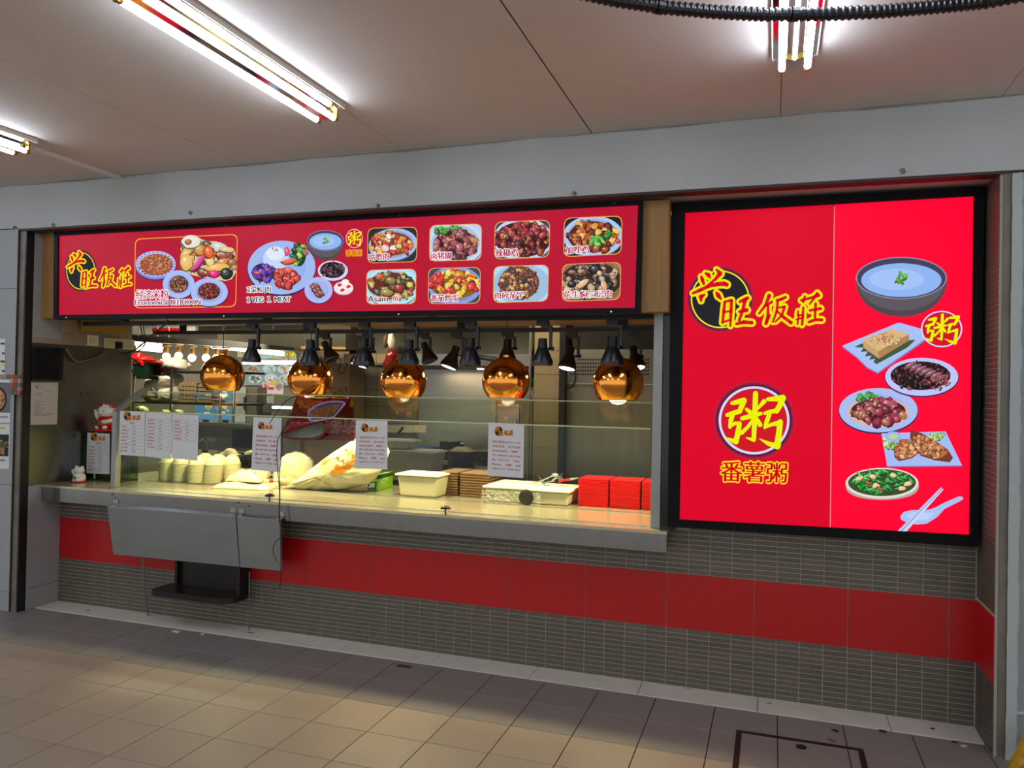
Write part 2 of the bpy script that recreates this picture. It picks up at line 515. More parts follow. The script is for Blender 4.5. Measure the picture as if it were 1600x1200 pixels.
# ================================================================== THE SETTING
YB = -0.335                       # face of the beam and pillars
def beam_z(x): return 2.634 - 0.0056 * (x - 0.2)
XL, XR = -2.09, 3.77

# floor
fl = struct(MB().box(-9, 9, -10, 7, -0.08, -0.005), 'floor', 'floor_slab')
jm = MB().box(-4.6, 4.7, -2.92, 0.0, -0.005, -0.0035).build('joint_bed', 'floor_joint', fl)
def tile_mesh(name, sx, sy, sz, m, axis='z', chamfer=0.0012):
    mb = MB(); c = chamfer
    if axis == 'z':      # top face at z = sz
        a = [(0, 0, 0), (sx, 0, 0), (sx, sy, 0), (0, sy, 0)]; b = [(c, c, sz), (sx - c, c, sz), (sx - c, sy - c, sz), (c, sy - c, sz)]
    else:                # front face at y = -sz, sx wide, sy high
        a = [(0, 0, 0), (sx, 0, 0), (sx, 0, sy), (0, 0, sy)]; b = [(c, -sz, c), (sx - c, -sz, c), (sx - c, -sz, sy - c), (c, -sz, sy - c)]
    me = bpy.data.meshes.new(name)
    me.from_pydata(a + b, [], [(4, 5, 6, 7), (0, 1, 5, 4), (1, 2, 6, 5), (2, 3, 7, 6), (3, 0, 4, 7)])
    me.materials.append(MATS[m]); return me
FT = 0.30
tm_d = tile_mesh('floor_tile', FT - 0.004, FT - 0.004, 0.0035, 'tile_dark')
tm_b = tile_mesh('floor_tile', FT - 0.004, FT - 0.004, 0.0035, 'tile_beige')
for j in range(9):
    y1 = -0.2 - j * FT
    for i in range(31):
        x0 = -4.639 + i * FT
        if x0 > 4.5: continue
        o = bpy.data.objects.new('floor_tile', tm_d if j < 2 else tm_b); link(o); o.parent = fl
        o.location = (x0, y1 - FT + 0.002, -0.0035)
kx = [-2.085, -1.458, -0.857, -0.249, 0.354, 0.957, 1.559, 2.16, 2.763, 3.374, 3.765]
for a, b in zip(kx[:-1], kx[1:]):
    MB().box(a + 0.002, b - 0.002, -0.198, -0.001, -0.0035, 0.004).build('kerb_slab', 'kerb_stone', fl)
# manhole frame set in the floor
mh = thing('manhole_cover', 'tiled manhole cover with dark metal rim set in the floor', 'manhole', (2.95, -0.75, 0))
mb = MB()
for x0, x1, y0, y1 in ((2.675, 2.70, -1.2, -0.455), (3.20, 3.225, -1.2, -0.455), (2.70, 3.20, -0.48, -0.455), (2.70, 3.20, -1.2, -1.175)):
    mb.box(x0, x1, y0, y1, 0.0001, 0.0022)
mb.build('rim', 'dark_shelf', mh)
MB().lathe((2.96, -0.535, 0.0003), [(0.024, 0), (0.024, 0.002), (0.015, 0.003), (0.0, 0.003)], 20).build('lifting_eye', 'black', mh)
dr = MB()
dr.box(0.79, 0.885, -0.30, -0.26, 0.0003, 0.003)
t = thing('floor_drain', 'small dark square drain plate in the grey floor tiles', 'drain', (0.84, -0.28, 0))
dr.build('plate', 'steel_dark', t)
gm = MB()
for k in range(4): gm.box(0.805 + k * 0.019, 0.815 + k * 0.019, -0.292, -0.268, 0.003, 0.0042)
gm.build('slots', 'black', t)

# ceiling with its panels
ce = struct(MB().box(-9, 9, -6.0, YB, 2.957, 3.02), 'ceiling', 'floor_joint')
cxs = [-9, -6.0, -4.1, -3.15, -2.2, -1.27, -0.29, 0.80, 1.893, 2.83, 3.77, 4.7, 6.5, 9]
for i, (a, b) in enumerate(zip(cxs[:-1], cxs[1:])):
    g0 = 0.004 if abs(a - 1.893) < .01 else 0.0015; g1 = 0.004 if abs(b - 1.893) < .01 else 0.0015
    for y0, y1 in ((-2.8, YB - 0.006), (-6.0, -2.803)):
        MB().box(a + g0, b - g1, y0, y1, 2.95, 2.957).build('ceiling_panel', 'ceiling_paint', ce)
# beam over the shop front
bm_ = MB().hexa([(-9, YB, beam_z(-9)), (9, YB, beam_z(9)), (9, 0.12, beam_z(9)), (-9, 0.12, beam_z(-9))],
                [(-9, YB, 2.957), (9, YB, 2.957), (9, 0.12, 2.957), (-9, 0.12, 2.957)])
be = struct(bm_, 'trim_1', 'beam_paint')
mb = MB()
mb.hexa([(XL - 0.1, -0.33, beam_z(XL) - 0.012), (XR + .05, -0.33, beam_z(XR) - 0.012), (XR + .05, -0.245, beam_z(XR) - 0.012), (XL - .1, -0.245, beam_z(XL) - 0.012)],
        [(XL - 0.1, -0.33, beam_z(XL)), (XR + .05, -0.33, beam_z(XR)), (XR + .05, -0.245, beam_z(XR)), (XL - .1, -0.245, beam_z(XL))])
mb.build('soffit_strip', 'trim_brown', be)
for px, py in ((298, 333), (591, 322), (897, 303), (1410, 268), (84, 352), (24, 356)):   # rusty bolt stubs
    p = at(px, py, YB)
    mb = MB().lathe((p[0], YB, p[2]), [(0.014, 0), (0.012, -0.003), (0.006, -0.004), (0.006, -0.02), (0, -0.02)], 8, axis=(0, 1, 0))
    mb.tube([(p[0] - .01, YB - .004, p[2] + .008), (p[0] + .004, YB - .014, p[2] + .012), (p[0] + .012, YB - .006, p[2] - .004)], 0.0025, 5)
    mb.build('bolt_stub', 'steel_dark', be)
mb = MB()   # lip where the ceiling sheet meets the beam
xs = np.linspace(-3.2, 4.6, 40)
mb.tube([(x, YB - 0.004, 2.948 + 0.004 * math.sin(x * 5) + 0.003 * math.sin(x * 13)) for x in xs], 0.004, 5)
mb.build('sealant_line', 'plaster', be)
mb = MB()
mb.tube([(x, YB - 0.006, 2.9535) for x in np.linspace(0.4, 2.3, 12)], 0.0035, 5)
mb.build('ceiling_gap', 'black', be)

# front wall below the counter and behind the light board
wf = MB().box(XL, XR + .05, 0.0, 0.08, 0, 0.75)
wf.box(2.34, XR + .05, 0.0, 0.08, 0.75, 2.64)
wf.box(2.298, 2.34, 0.0, 0.08, 0.75, 0.862)
wf = struct(wf, 'wall_front', 'grout')
PX_, PZ = 0.114, 0.3146 / 12
Z1, Z2 = 0.3146, 0.6146
mos = tile_mesh('mosaic_tile', PX_ - 0.0040, PZ - 0.0040, 0.004, 'mosaic', 'y', 0.0008)
cells = []
ic0, ic1 = int(math.floor(XL / PX_)), int(math.ceil(XR / PX_))
for i in range(ic0, ic1):
    x0, x1 = max(XL, i * PX_), min(XR, (i + 1) * PX_)
    if x1 - x0 < 0.01: continue
    for r in range(12): cells.append((x0, x1, r * PZ))
    top = 0.89 if x0 > 2.33 else (0.85 if x0 > 2.27 else 0.745)
    r = 0
    while Z2 + r * PZ < top: cells.append((x0, x1, Z2 + r * PZ)); r += 1
def dist(c): return (c[0] - CAMP[0]) ** 2 + CAMP[1] ** 2 + (c[2] - CAMP[2]) ** 2
full = sorted([c for c in cells if c[1] - c[0] > PX_ - 0.001], key=dist)
near = set(full[:300])
rest = MB()
for c in cells:
    if c in near:
        o = bpy.data.objects.new('mosaic_tile', mos); link(o); o.parent = wf; o.location = (c[0] + 0.0020, 0, c[2] + 0.0020)
    else:
        x0, x1, z0, z1 = c[0] + .0020, c[1] - .0020, c[2] + .0020, c[2] + PZ - .0020
        rest.add([(x0, 0, z0), (x1, 0, z0), (x1, 0, z1), (x0, 0, z1), (x0 + .0008, -.004, z0 + .0008), (x1 - .0008, -.004, z0 + .0008), (x1 - .0008, -.004, z1 - .0008), (x0 + .0008, -.004, z1 - .0008)],
                 [(4, 5, 6, 7), (0, 1, 5, 4), (1, 2, 6, 5), (2, 3, 7, 6), (3, 0, 4, 7)])
rest.build('mosaic_tiles', 'mosaic', wf, kind='stuff')
RT = 0.456
k = -5
while k * RT < XR:
    x0, x1 = max(XL, k * RT), min(XR, (k + 1) * RT); k += 1
    if x1 - x0 < 0.02: continue
    MB().box(x0 + .0016, x1 - .0016, -0.005, 0, Z1 + .001, Z2 - .001).build('red_tile', 'red_tile', wf, bevel=0.0008)

# right reveal
wr = struct(MB().box(XR, XR + 0.05, -0.315, 0, 0, 2.63), 'wall_right', 'grout')
rest = MB()
r = 0
while r * PZ < 2.6:
    z0 = r * PZ + .0022; z1 = z0 + PZ - .0044; r += 1
    if Z1 - .002 < z0 < Z2 - .004: continue
    for a, b in ((-0.315, -0.23), (-0.23, -0.116), (-0.116, -0.002)):
        rest.box(XR - 0.004, XR, a + .0014, b - .0014, z0, z1)
rest.build('mosaic_tiles', 'mosaic', wr, kind='stuff')
MB().box(XR - 0.005, XR, -0.314, -0.001, Z1, Z2).build('red_tile', 'red_tile', wr)

# left reveal: large grey tiles, steel sheet, beige wall above
wl = struct(MB().box(XL - 0.06, XL - 0.006, -0.262, 0.625, 0, 2.63), 'wall_left', 'beige_paint')
for z0, z1 in ((0.0, 0.143), (0.147, 0.862)):
    MB().box(XL - .006, XL, -0.262, 0.0, z0 + .001, z1).build('wall_tile', 'grey_tile_large', wl)
MB().box(XL - .006, XL - .001, -0.262, 0.62, 0.866, 1.865).build('steel_sheet', 'steel_sheet', wl, label='scratched stainless sheet above the counter')
mb = MB()
for px, py in ((102, 590), (92, 603), (100, 632), (127, 614), (137, 615), (101, 650)):
    p = on(0, XL, px, py)
    mb.sphere((XL, p[1], p[2]), 0.006, 1, 8)
mb.build('screw_marks', 'black', wl)
MB().box(XL - .006, XL + .0005, -0.262, -0.02, 1.9, 2.63).build('upper_panel', 'grey_tile_large', wl)
# left pillar, channel and shutter slot
pl = struct(MB().box(-9, -2.158, YB + .004, 0.4, 0, 2.70), 'wall_pillar', 'floor_joint')
zj = [0.0] + [at(10, y, YB)[2] for y in (925, 757, 451)] + [2.655]
for a, b in zip(zj[:-1], zj[1:]):
    for x0, x1 in ((-9, -4.0), (-4.0, -2.158)):
        MB().box(x0 + .001, x1 - .001, YB, YB + .01, a + .0015, b - .0015).build('wall_panel', 'grey_panel', pl)
tr = struct(MB().box(-2.156, -2.100, -0.318, -0.20, 0, 2.65), 'trim_2', 'channel_paint')
MB().box(-2.106, -2.092, -0.322, -0.262, 0, 2.65).build('shutter_slot', 'black', tr)
# small mosaic strip that runs over the pillar
mst = thing('mosaic_strip', 'strip of small coloured mosaic squares on the left pillar', 'mosaic', at(20, 603, YB - .004))
mp = [('red_tile',), ('tile_beige',), ('brown_tray',), ('mosaic',), ('egg_tray',)]
x0, x1 = at(0, 603, YB)[0], at(33, 603, YB)[0]
n = 0
for rz_ in range(5):
    for cx_ in range(6):
        w = (x1 - x0) / 6
        if rz_ > 0 and cx_ < 3: continue
        p = at(18, 588.5 + rz_ * 6.3, YB)
        yy = YB - .002 if x0 + (cx_ + .9) * w < -2.158 else -0.318 - .002
        yy = YB - .002
        MB().box(x0 + cx_ * w + .002, x0 + (cx_ + 1) * w - .002, yy - .003, yy + .02, p[2] - 0.0135, p[2] + 0.0135).build('mosaic_square', rng.choice(['red_tile', 'egg_tray', 'kitchen_tile', 'kitchen_tile', 'brown_tray', 'tile_beige', 'mosaic', 'paper_cream']), mst)

# right channel and rough plaster pillar
struct(MB().box(XR + .012, 3.812, -0.325, -0.2, 0, 2.625), 'trim_3', 'channel_paint')
pr = struct(MB().box(3.842, 9, -0.332, 0.4, 0, 2.60), 'wall_pillar_right', 'plaster')
mb = MB()
rr = random.Random(3)
pts = []
zs = np.linspace(0.0, 2.6, 60)
fl_ = [(3.812 + rr.uniform(-.0015, .0015), 3.850 + rr.uniform(-.003, .003)) for z in zs]
vs, fs = [], []
for (a, b), z in zip(fl_, zs): vs += [(a, -0.334, z), (b, -0.343, z), (b + .008, -0.332, z)]
for i in range(len(zs) - 1):
    for q in (0, 1): fs.append((3 * i + q, 3 * i + q + 1, 3 * i + q + 4, 3 * i + q + 3))
mb.add(vs, fs)
mb.build('plaster_edge', 'plaster_edge', pr)
MB().tube([(3.85 + t * .8, -0.334, 0.21 + .012 * math.sin(t * 9)) for t in np.linspace(0, 1, 14)], 0.008, 6).build('plaster_ridge', 'plaster_edge', pr)

# kitchen shell
kit = struct(MB().box(-2.0, 2.36, 2.86, 2.95, 0, 2.7).box(2.30, 2.36, 0.08, 2.9, 0, 2.7), 'wall_back', 'kitchen_wall')
kc = struct(MB().box(-9, 2.36, 0.12, 7, 2.5, 2.6), 'ceiling_kitchen', 'kitchen_dark')
kf = struct(MB().box(-9, -2.0, 4.8, 4.9, 0, 2.7), 'wall_far', 'kitchen_wall')
struct(MB().box(-9.0, -8.9, 0.4, 4.9, 0, 2.7), 'wall_far_left', 'kitchen_wall')

# ================================================================== LETTERING
# brush strokes of the shop logo, in the chart where the black disc has centre (385,470) and radii (320,315)
def S_(*a): return a
LOGO = [
    [(180, 225), (192, 260), (207, 305)], [14, 22, 14],
    [(225, 188), (255, 205), (278, 238)], [12, 24, 10],
    [(345, 148), (385, 190), (340, 245), (290, 290), (235, 330)], [12, 26, 18, 15, 10],
    [(90, 405), (165, 372), (245, 335), (350, 300), (430, 292), (455, 312)], [14, 20, 20, 18, 16, 24],
    [(300, 330), (380, 318), (455, 315)], [8, 10, 12],
    [(215, 420), (175, 445), (178, 490)], [12, 26, 12],
    [(345, 398), (365, 430), (392, 465)], [14, 26, 14],
    [(435, 500), (425, 600), (410, 725)], [16, 18, 14],
    [(440, 495), (508, 482), (503, 600), (495, 760)], [12, 18, 18, 12],
    [(432, 608), (500, 600)], 12,
    [(415, 720), (490, 695)], 12,
    [(600, 497), (640, 478), (682, 458)], [16, 20, 20],
    [(655, 480), (632, 585), (592, 700)], [22, 18, 16],
    [(595, 605), (672, 588)], [16, 24],
    [(562, 738), (640, 718), (730, 725)], [16, 22, 20],
    [(918, 430), (882, 530), (808, 625)], [22, 18, 12],
    [(895, 535), (945, 500)], [12, 16],
    [(905, 540), (905, 650), (882, 735), (932, 640)], [14, 18, 18, 8],
    [(1000, 482), (1050, 470), (1095, 448)], [14, 18, 16],
    [(1012, 478), (1000, 600), (958, 715)], [14, 16, 12],
    [(1020, 562), (1085, 552), (1055, 645), (985, 715)], [10, 16, 14, 10],
    [(1005, 600), (1080, 670), (1155, 725)], [10, 18, 20],
    [(1268, 482), (1360, 458), (1455, 428)], [16, 14, 20],
    [(1305, 440), (1290, 500)], 13,
    [(1440, 405), (1400, 465), (1358, 522)], [16, 14, 10],
    [(1288, 560), (1283, 650), (1275, 745)], [12, 16, 14],
    [(1232, 600), (1228, 645), (1285, 640)], [10, 12, 10],
    [(1215, 690), (1280, 672)], 11,
    [(1240, 645), (1225, 740)], 11,
    [(1360, 592), (1475, 572)], [14, 18],
    [(1422, 520), (1415, 665)], [16, 14],
    [(1350, 718), (1420, 692), (1490, 695)], [16, 18, 18],
]
LOGO = list(zip(LOGO[0::2], LOGO[1::2]))
ZHOU = [
    [(232, 268), (290, 255), (352, 240), (330, 300), (308, 352)], [18, 26, 30, 26, 24],
    [(185, 390), (250, 368), (312, 352)], [20, 24, 24],
    [(240, 385), (222, 440), (212, 515)], [22, 24, 18],
    [(215, 505), (265, 475), (308, 478)], [14, 18, 20],
    [(308, 478), (295, 560), (272, 665)], [22, 28, 26],
    [(272, 665), (225, 650), (165, 622)], [28, 20, 6],
    [(470, 168), (462, 400), (452, 640)], [26, 28, 22],
    [(452, 648), (380, 625)], [20, 8],
    [(335, 425), (430, 400), (522, 375)], [22, 26, 18],
    [(378, 330), (425, 370)], [16, 24],
    [(556, 250), (520, 290), (480, 335)], [24, 18, 12],
    [(440, 440), (395, 510), (330, 575)], [14, 18, 20],
    [(478, 415), (515, 490)], [14, 24],
    [(595, 228), (670, 222), (742, 215), (715, 290), (680, 350)], [20, 26, 34, 28, 26],
    [(565, 372), (625, 355), (690, 342)], [18, 22, 22],
    [(610, 380), (585, 450), (562, 522)], [20, 24, 14],
    [(565, 515), (640, 485), (715, 470)], [14, 20, 26],
    [(718, 462), (705, 580), (690, 705)], [28, 30, 34],
    [(690, 715), (600, 685), (510, 635)], [30, 22, 4],
]
ZHOU = list(zip(ZHOU[0::2], ZHOU[1::2]))

def draw_logo(p, cx, cy, rx, ry, halo=None, yel='#ffd800', yel2='#d8e800', red='#d80018', disc='#14141a', ring='#f0e020', k0=None, white=None):
    sx, sy = rx / 320, ry / 315
    fx = lambda q: (cx + (q[0] - 385) * sx, cy + (q[1] - 470) * sy)
    sw = (abs(sx) + abs(sy)) / 2
    if halo:
        for i, c in enumerate(halo): p.poly(ell(cx, cy, rx * (1.16 - .035 * i), ry * (1.16 - .035 * i), 40), c)
    p.poly(ell(cx, cy, rx, ry, 44), ring); p.poly(ell(cx, cy, rx * .95, ry * .95, 44), disc)
    b = p.k + 2
    for i, (pts, ws) in enumerate(LOGO):
        ws = [w * sw for w in (ws if isinstance(ws, (list, tuple)) else [ws] * len(pts))]; P = [fx(q) for q in pts]
        p.stroke(P, ws, yel, grow=26 * sw, layer=b)
        p.stroke(P, ws, yel2, grow=13 * sw, layer=b + 2)
        p.stroke(P, ws, red, layer=b + 4)
    p.k = b + 5

def draw_zhou(p, cx, cy, rx, ry, inner='#d00020', halo=None):
    sx, sy = rx / 358, ry / 352
    if halo:
        for i, c in enumerate(halo): p.poly(ell(cx, cy, rx * (1.16 - .035 * i), ry * (1.16 - .035 * i), 40), c)
    p.poly(ell(cx, cy, rx, ry, 48), '#d9d4ff'); p.poly(ell(cx, cy, rx * .93, ry * .93, 48), inner)
    b = p.k + 2; sw = (sx + sy) / 2
    for pts, ws in ZHOU:
        ws = [w * sw for w in ws]
        p.stroke([(cx + (x - 455) * sx, cy + (y - 445) * sy) for x, y in pts], ws, '#e8f000', layer=b)
    p.k = b + 1

# ================================================================== LONG SIGN OVER THE COUNTER
YS = -0.222
def chart(Y):
    return lambda x, y, h: tuple(at(x, y, Y) + np.array([0, -h, 0]))
O = [(84, 360), (1004, 314), (1000, 490), (83, 499)]
I = [(90.3, 368), (997, 320), (991.7, 481), (89.6, 492)]
c0 = at(540, 420, YS)
sg = thing('menu_sign', 'long red backlit menu sign with black frame above the serving counter', 'sign', (c0[0], YS + .1, c0[2]))
mb = MB()
for i in range(4):
    j = (i + 1) % 4
    a = [at(*O[i], YS - .012), at(*O[j], YS - .012), at(*I[j], YS - .012), at(*I[i], YS - .012)]
    mb.prism(a, (0, 0.05, 0))
mb.build('frame', 'black_frame', sg)
MB().prism([at(*q, YS) for q in I], (0, 0.012, 0)).build('face_panel', 'sign_red', sg)
wl0, wl1, wr1, wr0 = at(63, 364, -.2), at(64, 497, -.2), at(1044, 487, -.2), at(1046, 312, -.2)
MB().prism([wl0, wr0, wr1, wl1], (0, 0.075, 0)).build('backing_box', 'wood', sg, label='wood-grain box behind the sign, showing at both ends')
mb = MB()
for px, py in ((105, 362), (353, 353), (625, 337), (960, 318), (104, 496), (350, 494), (623, 491), (955, 487)):
    p = at(px, py, YS - .012); MB().lathe((p[0], p[1], p[2]), [(0.006, 0), (0.005, -0.003), (0, -0.003)], 8, axis=(0, 1, 0)).build('screw', 'chrome', sg)
def newp(Y=YS, base=0.0004, step=4e-5): return Print(chart(Y), step, base)
HALO1 = ['#a81038', '#901038', '#701034', '#50102c']
p = newp(); draw_logo(p, 126.3, 423.2, 22.5, 29.2, HALO1); p.build('logo', 'print_lit', sg, 'shop logo of red characters edged in yellow over a black disc')
# set one: noodles
p = newp()
bo = rrect((211, 373), (371.5, 365.4), (368.8, 479.8), (209.6, 482), 0.09); cxm = sum(q[0] for q in bo) / len(bo); cym = sum(q[1] for q in bo) / len(bo)
bi = [(cxm + (x - cxm) * .986, cym + (y - cym) * .977) for x, y in bo]
p.ring(bo, bi, '#ffb020'); p.build('yellow_outline', 'print_lit', sg)
p = newp(base=.0006)
p.poly([(282, 389), (287.7, 374.6), (301, 369.5), (317, 374.6), (328, 377), (338, 377), (356, 388), (367.5, 391), (369, 425), (362, 436.5), (352, 439), (324, 434.5), (301, 430), (287, 422), (284, 394)], '#d8c8a0')
for x, y, r, c, a, rt in ((300, 380, 16, '#e0dccb', .8, 0), (296, 379, 5, '#b06030', .8, 0), (324, 382, 8, '#5a4a30', .7, .4), (343, 386, 14, '#c8d0c4', .55, .2), (293, 402, 11, '#e8b860', 1.4, 0), (297, 414, 9, '#e0c060', 1, 0), (312, 390, 9, '#d88a38', 1, 0),
                          (351, 398, 14, '#9c4838', .6, .1), (355, 390, 12, '#e0c080', .35, .1), (350, 410, 14, '#c87838', .5, -.2), (363, 410, 8, '#a05a30', .7, -.3), (328, 396, 8, '#e85818', 1.4, -.3), (322, 405, 9, '#8a3040', .5, 1.9), (340, 418, 18, '#ecb858', .33, -.1), (318, 425, 10, '#8a3a30', .6, .2),
                          (313, 410, 17, '#d84890', .24, -.9), (330, 409, 6.5, '#ecd070', 1, 0), (336, 427, 8, '#e8186a', .7, .1), (330, 429, 6, '#d84070', .6, 0), (355, 427, 9, '#182a28', .9, 0), (367, 418, 5, '#c08050', .8, 0)):
    blob(p, x, y, r, c, a, rt, n=12, jag=.1)
food(p, 326, 402, 36, 24, ['#d89048', '#b0602c', '#e8c878', '#8a4028'], 46, 2.4)
for x, y, r, c, a, rt in ((300, 378, 14, '#e6e2d2', .75, 0), (296, 378, 5, '#b06030', .8, 0), (293, 410, 10, '#e8b860', 1.3, 0), (312, 410, 17, '#d84890', .22, -.9), (330, 409, 6.5, '#ecd070', 1, 0), (340, 419, 17, '#ecb858', .3, -.1), (336, 428, 8, '#e8186a', .7, .1), (355, 427, 8.5, '#182a28', .95, 0), (328, 394, 7.5, '#e85818', 1.3, -.3)):
    blob(p, x, y, r, c, a, rt, n=12, jag=.08)
p.build('dish_picture', 'print_lit', sg, 'picture of a basket of fried sides')
p = newp(base=.0008); plate(p, 243.3, 415, 31.5, 21.6, '#7f88e0', '#8a90d8'); p.poly(ell(243.3, 412.5, 31.2, 20.4, 40), '#b9c4f6'); 
for a in range(26): p.poly(ell(243.3 + 28.6 * math.cos(a * .2417), 412.7 + 18.4 * math.sin(a * .2417), 1.3, 1.0, 8), '#3848b8')
food(p, 244.5, 413.5, 25.5, 16.5, ['#c86838', '#b05030', '#dc9058', '#9c4428', '#e8b080'], 150, 1.9, (.35, .8), under='#a85430')
p.build('dish_picture', 'print_lit', sg, 'picture of fried noodles on a blue-rimmed plate')
p = newp(base=.004); plate(p, 279.9, 444.4, 25, 21.9, '#a9bdf2', '#98b0ea'); food(p, 280.3, 444.2, 14.5, 13, ['#7a4028', '#a86848', '#5a2c1c', '#c89878', '#8a5038'], 100, 1.8, (.25, .6), under='#5a2c1c'); p.build('dish_picture', 'print_lit', sg, 'picture of brown noodles on a small pale plate')
p = newp(base=.0075); plate(p, 328.2, 456.7, 29, 22, '#a9bdf2', '#98b0ea'); food(p, 328, 455.2, 17, 13, ['#7a2820', '#9c3428', '#5a1c16', '#b85040'], 110, 1.8, (.25, .6), under='#5a1c16'); p.build('dish_picture', 'print_lit', sg, 'picture of dark red noodles on a pale plate')
p = newp(base=.011)
p.text('经济米粉', (214.1, 467.4), (265, 467.2), (214.1, 453.4), '#c01048', outline=1.3, thick=.35)
p.text('Economical', (212.6, 477), (265, 476.4), (212.6, 468.6), '#8a1870', outline=1.2, thick=.35)
p.text('BEE HOON', (269.2, 476.4), (315.3, 475.9), (269.2, 468.5), '#8a1870', outline=1.2, thick=.35)
p.build('caption', 'print_lit', sg)
# set two: rice plate
p = newp(base=.0008); plate(p, 440.2, 418.1, 53, 42, '#9fb8ee', '#93b0ea', -.04)
p.poly(ell(431, 404, 20, 18, 30), '#c4d6f4'); p.poly(ell(430, 396, 14, 11, 24), '#dde8fb')
food(p, 430, 389, 5, 3, ['#c83020', '#e06030', '#e8e0d0'], 8, 2.2, (.2, .5))
food(p, 411, 426, 17, 14, ['#6028c8', '#4018a0', '#e85828', '#301840', '#7038d8'], 26, 5.5, (.4, .9), under='#2a1830')
food(p, 468, 398, 11, 18, ['#1e6a28', '#3c9a30', '#a8d040', '#123c18', '#e84878'], 26, 4.5, (.6, 1), under='#123c18')
blob(p, 452, 409, 11, '#f05a20', .35, -.1, hi=False); blob(p, 450, 393, 4, '#e84868', 1.6, 0)
food(p, 449, 434, 19, 15, ['#d83428', '#c02020', '#e85848', '#a01818'], 26, 6, (.6, 1), under='#7a1414')
p.build('dish_picture', 'print_lit', sg, 'picture of a rice plate with aubergine, broccoli and red meat')
def bowl_pic(p, cx, cy, rx, ry, bot, r2):
    n = 24
    low = [(cx + rx * math.cos(a), cy + (bot - cy) * math.sin(a) ** .9) for a in [math.pi * i / n for i in range(n + 1)]]
    p.poly(low, '#4c4248'); 
    lo2 = [(cx + rx * .97 * math.cos(a), cy + (bot - cy) * .84 * math.sin(a) ** .9) for a in [math.pi * i / n for i in range(n + 1)]]
    p.poly(lo2, '#5c545c')
    p.poly(ell(cx, cy, rx, ry, 44), '#8c88a8'); p.poly(ell(cx, cy, rx * .97, ry * .95, 44), '#403c58')
    p.poly(ell(cx, cy + ry * .1, rx * .88, ry * .8, 44), '#8fb4f0'); p.poly(ell(cx - rx * .1, cy + ry * .06, rx * .6, ry * .5, 40), '#a2c2f6')
    food(p, cx, cy, rx * .17, ry * .28, ['#58c020', '#7ae028', '#3c9010'], 12, rx * .07, (.3, .7))
p = newp(base=.0034); bowl_pic(p, 509, 376, 28.6, 16.2, 407, 0); p.build('dish_picture', 'print_lit', sg, 'picture of a dark bowl of congee')
p = newp(base=.0034); plate(p, 520.6, 423, 23.5, 15.8, '#d8d4f0', '#c8c4e4'); food(p, 520, 422, 19, 12.5, ['#2a1420', '#401c2c', '#6a3048', '#1c0c14', '#8a5a70'], 60, 2.6, (.25, .6), under='#1c0c14'); p.build('dish_picture', 'print_lit', sg, 'picture of black braised greens on a white plate')
p = newp(base=.0068); plate(p, 498.7, 453.5, 22, 20.5, '#b0b8f0', '#a4b0ee')
for i in range(6): blob(p, 495 + i * 1.8 - (i % 2) * 6, 446 + i * 3, 6.5, ['#7a4030', '#8a4c38', '#6a3426'][i % 3], .5, .5, n=8, jag=.12)
p.build('dish_picture', 'print_lit', sg, 'picture of braised ribs on a pale plate')
p = newp(base=.0068); p.poly(ell(537.7, 451, 15.2, 10.4, 30), '#c8c0b8'); p.poly(ell(537.7, 450, 15.2, 9.6, 30), '#e8e4ec')
for x, y in ((540.5, 441), (531.5, 446), (545.5, 447.5), (536, 453)): p.poly(ell(x, y, 6, 4.6, 18), '#f6f2f4'); 
for x, y in ((531.5, 445.5), (545.5, 448), (536, 453.5)): p.poly(ell(x, y, 3.7, 2.7, 14, -.3), '#e83420')
p.build('dish_picture', 'print_lit', sg, 'picture of halved salted eggs on a small dish')
p = newp(base=.003); draw_zhou(p, 553.9, 372.8, 13.2, 14.9)
p.text('番薯粥', (541, 400.3), (565.6, 399.9), (541, 390.6), '#d02020', outline=.9, oc='#f0b020'); p.build('congee_mark', 'print_lit', sg)
p = newp(base=.0115)
p.text('2菜１肉', (387.8, 457.7), (425, 457.4), (387.8, 447.4), '#12284c', outline=1.3, thick=.3)
p.text('2 VEG １ MEAT', (387.8, 472.7), (456, 471.8), (387.8, 464.2), '#12284c', outline=1.2, thick=.35)
p.build('caption', 'print_lit', sg)
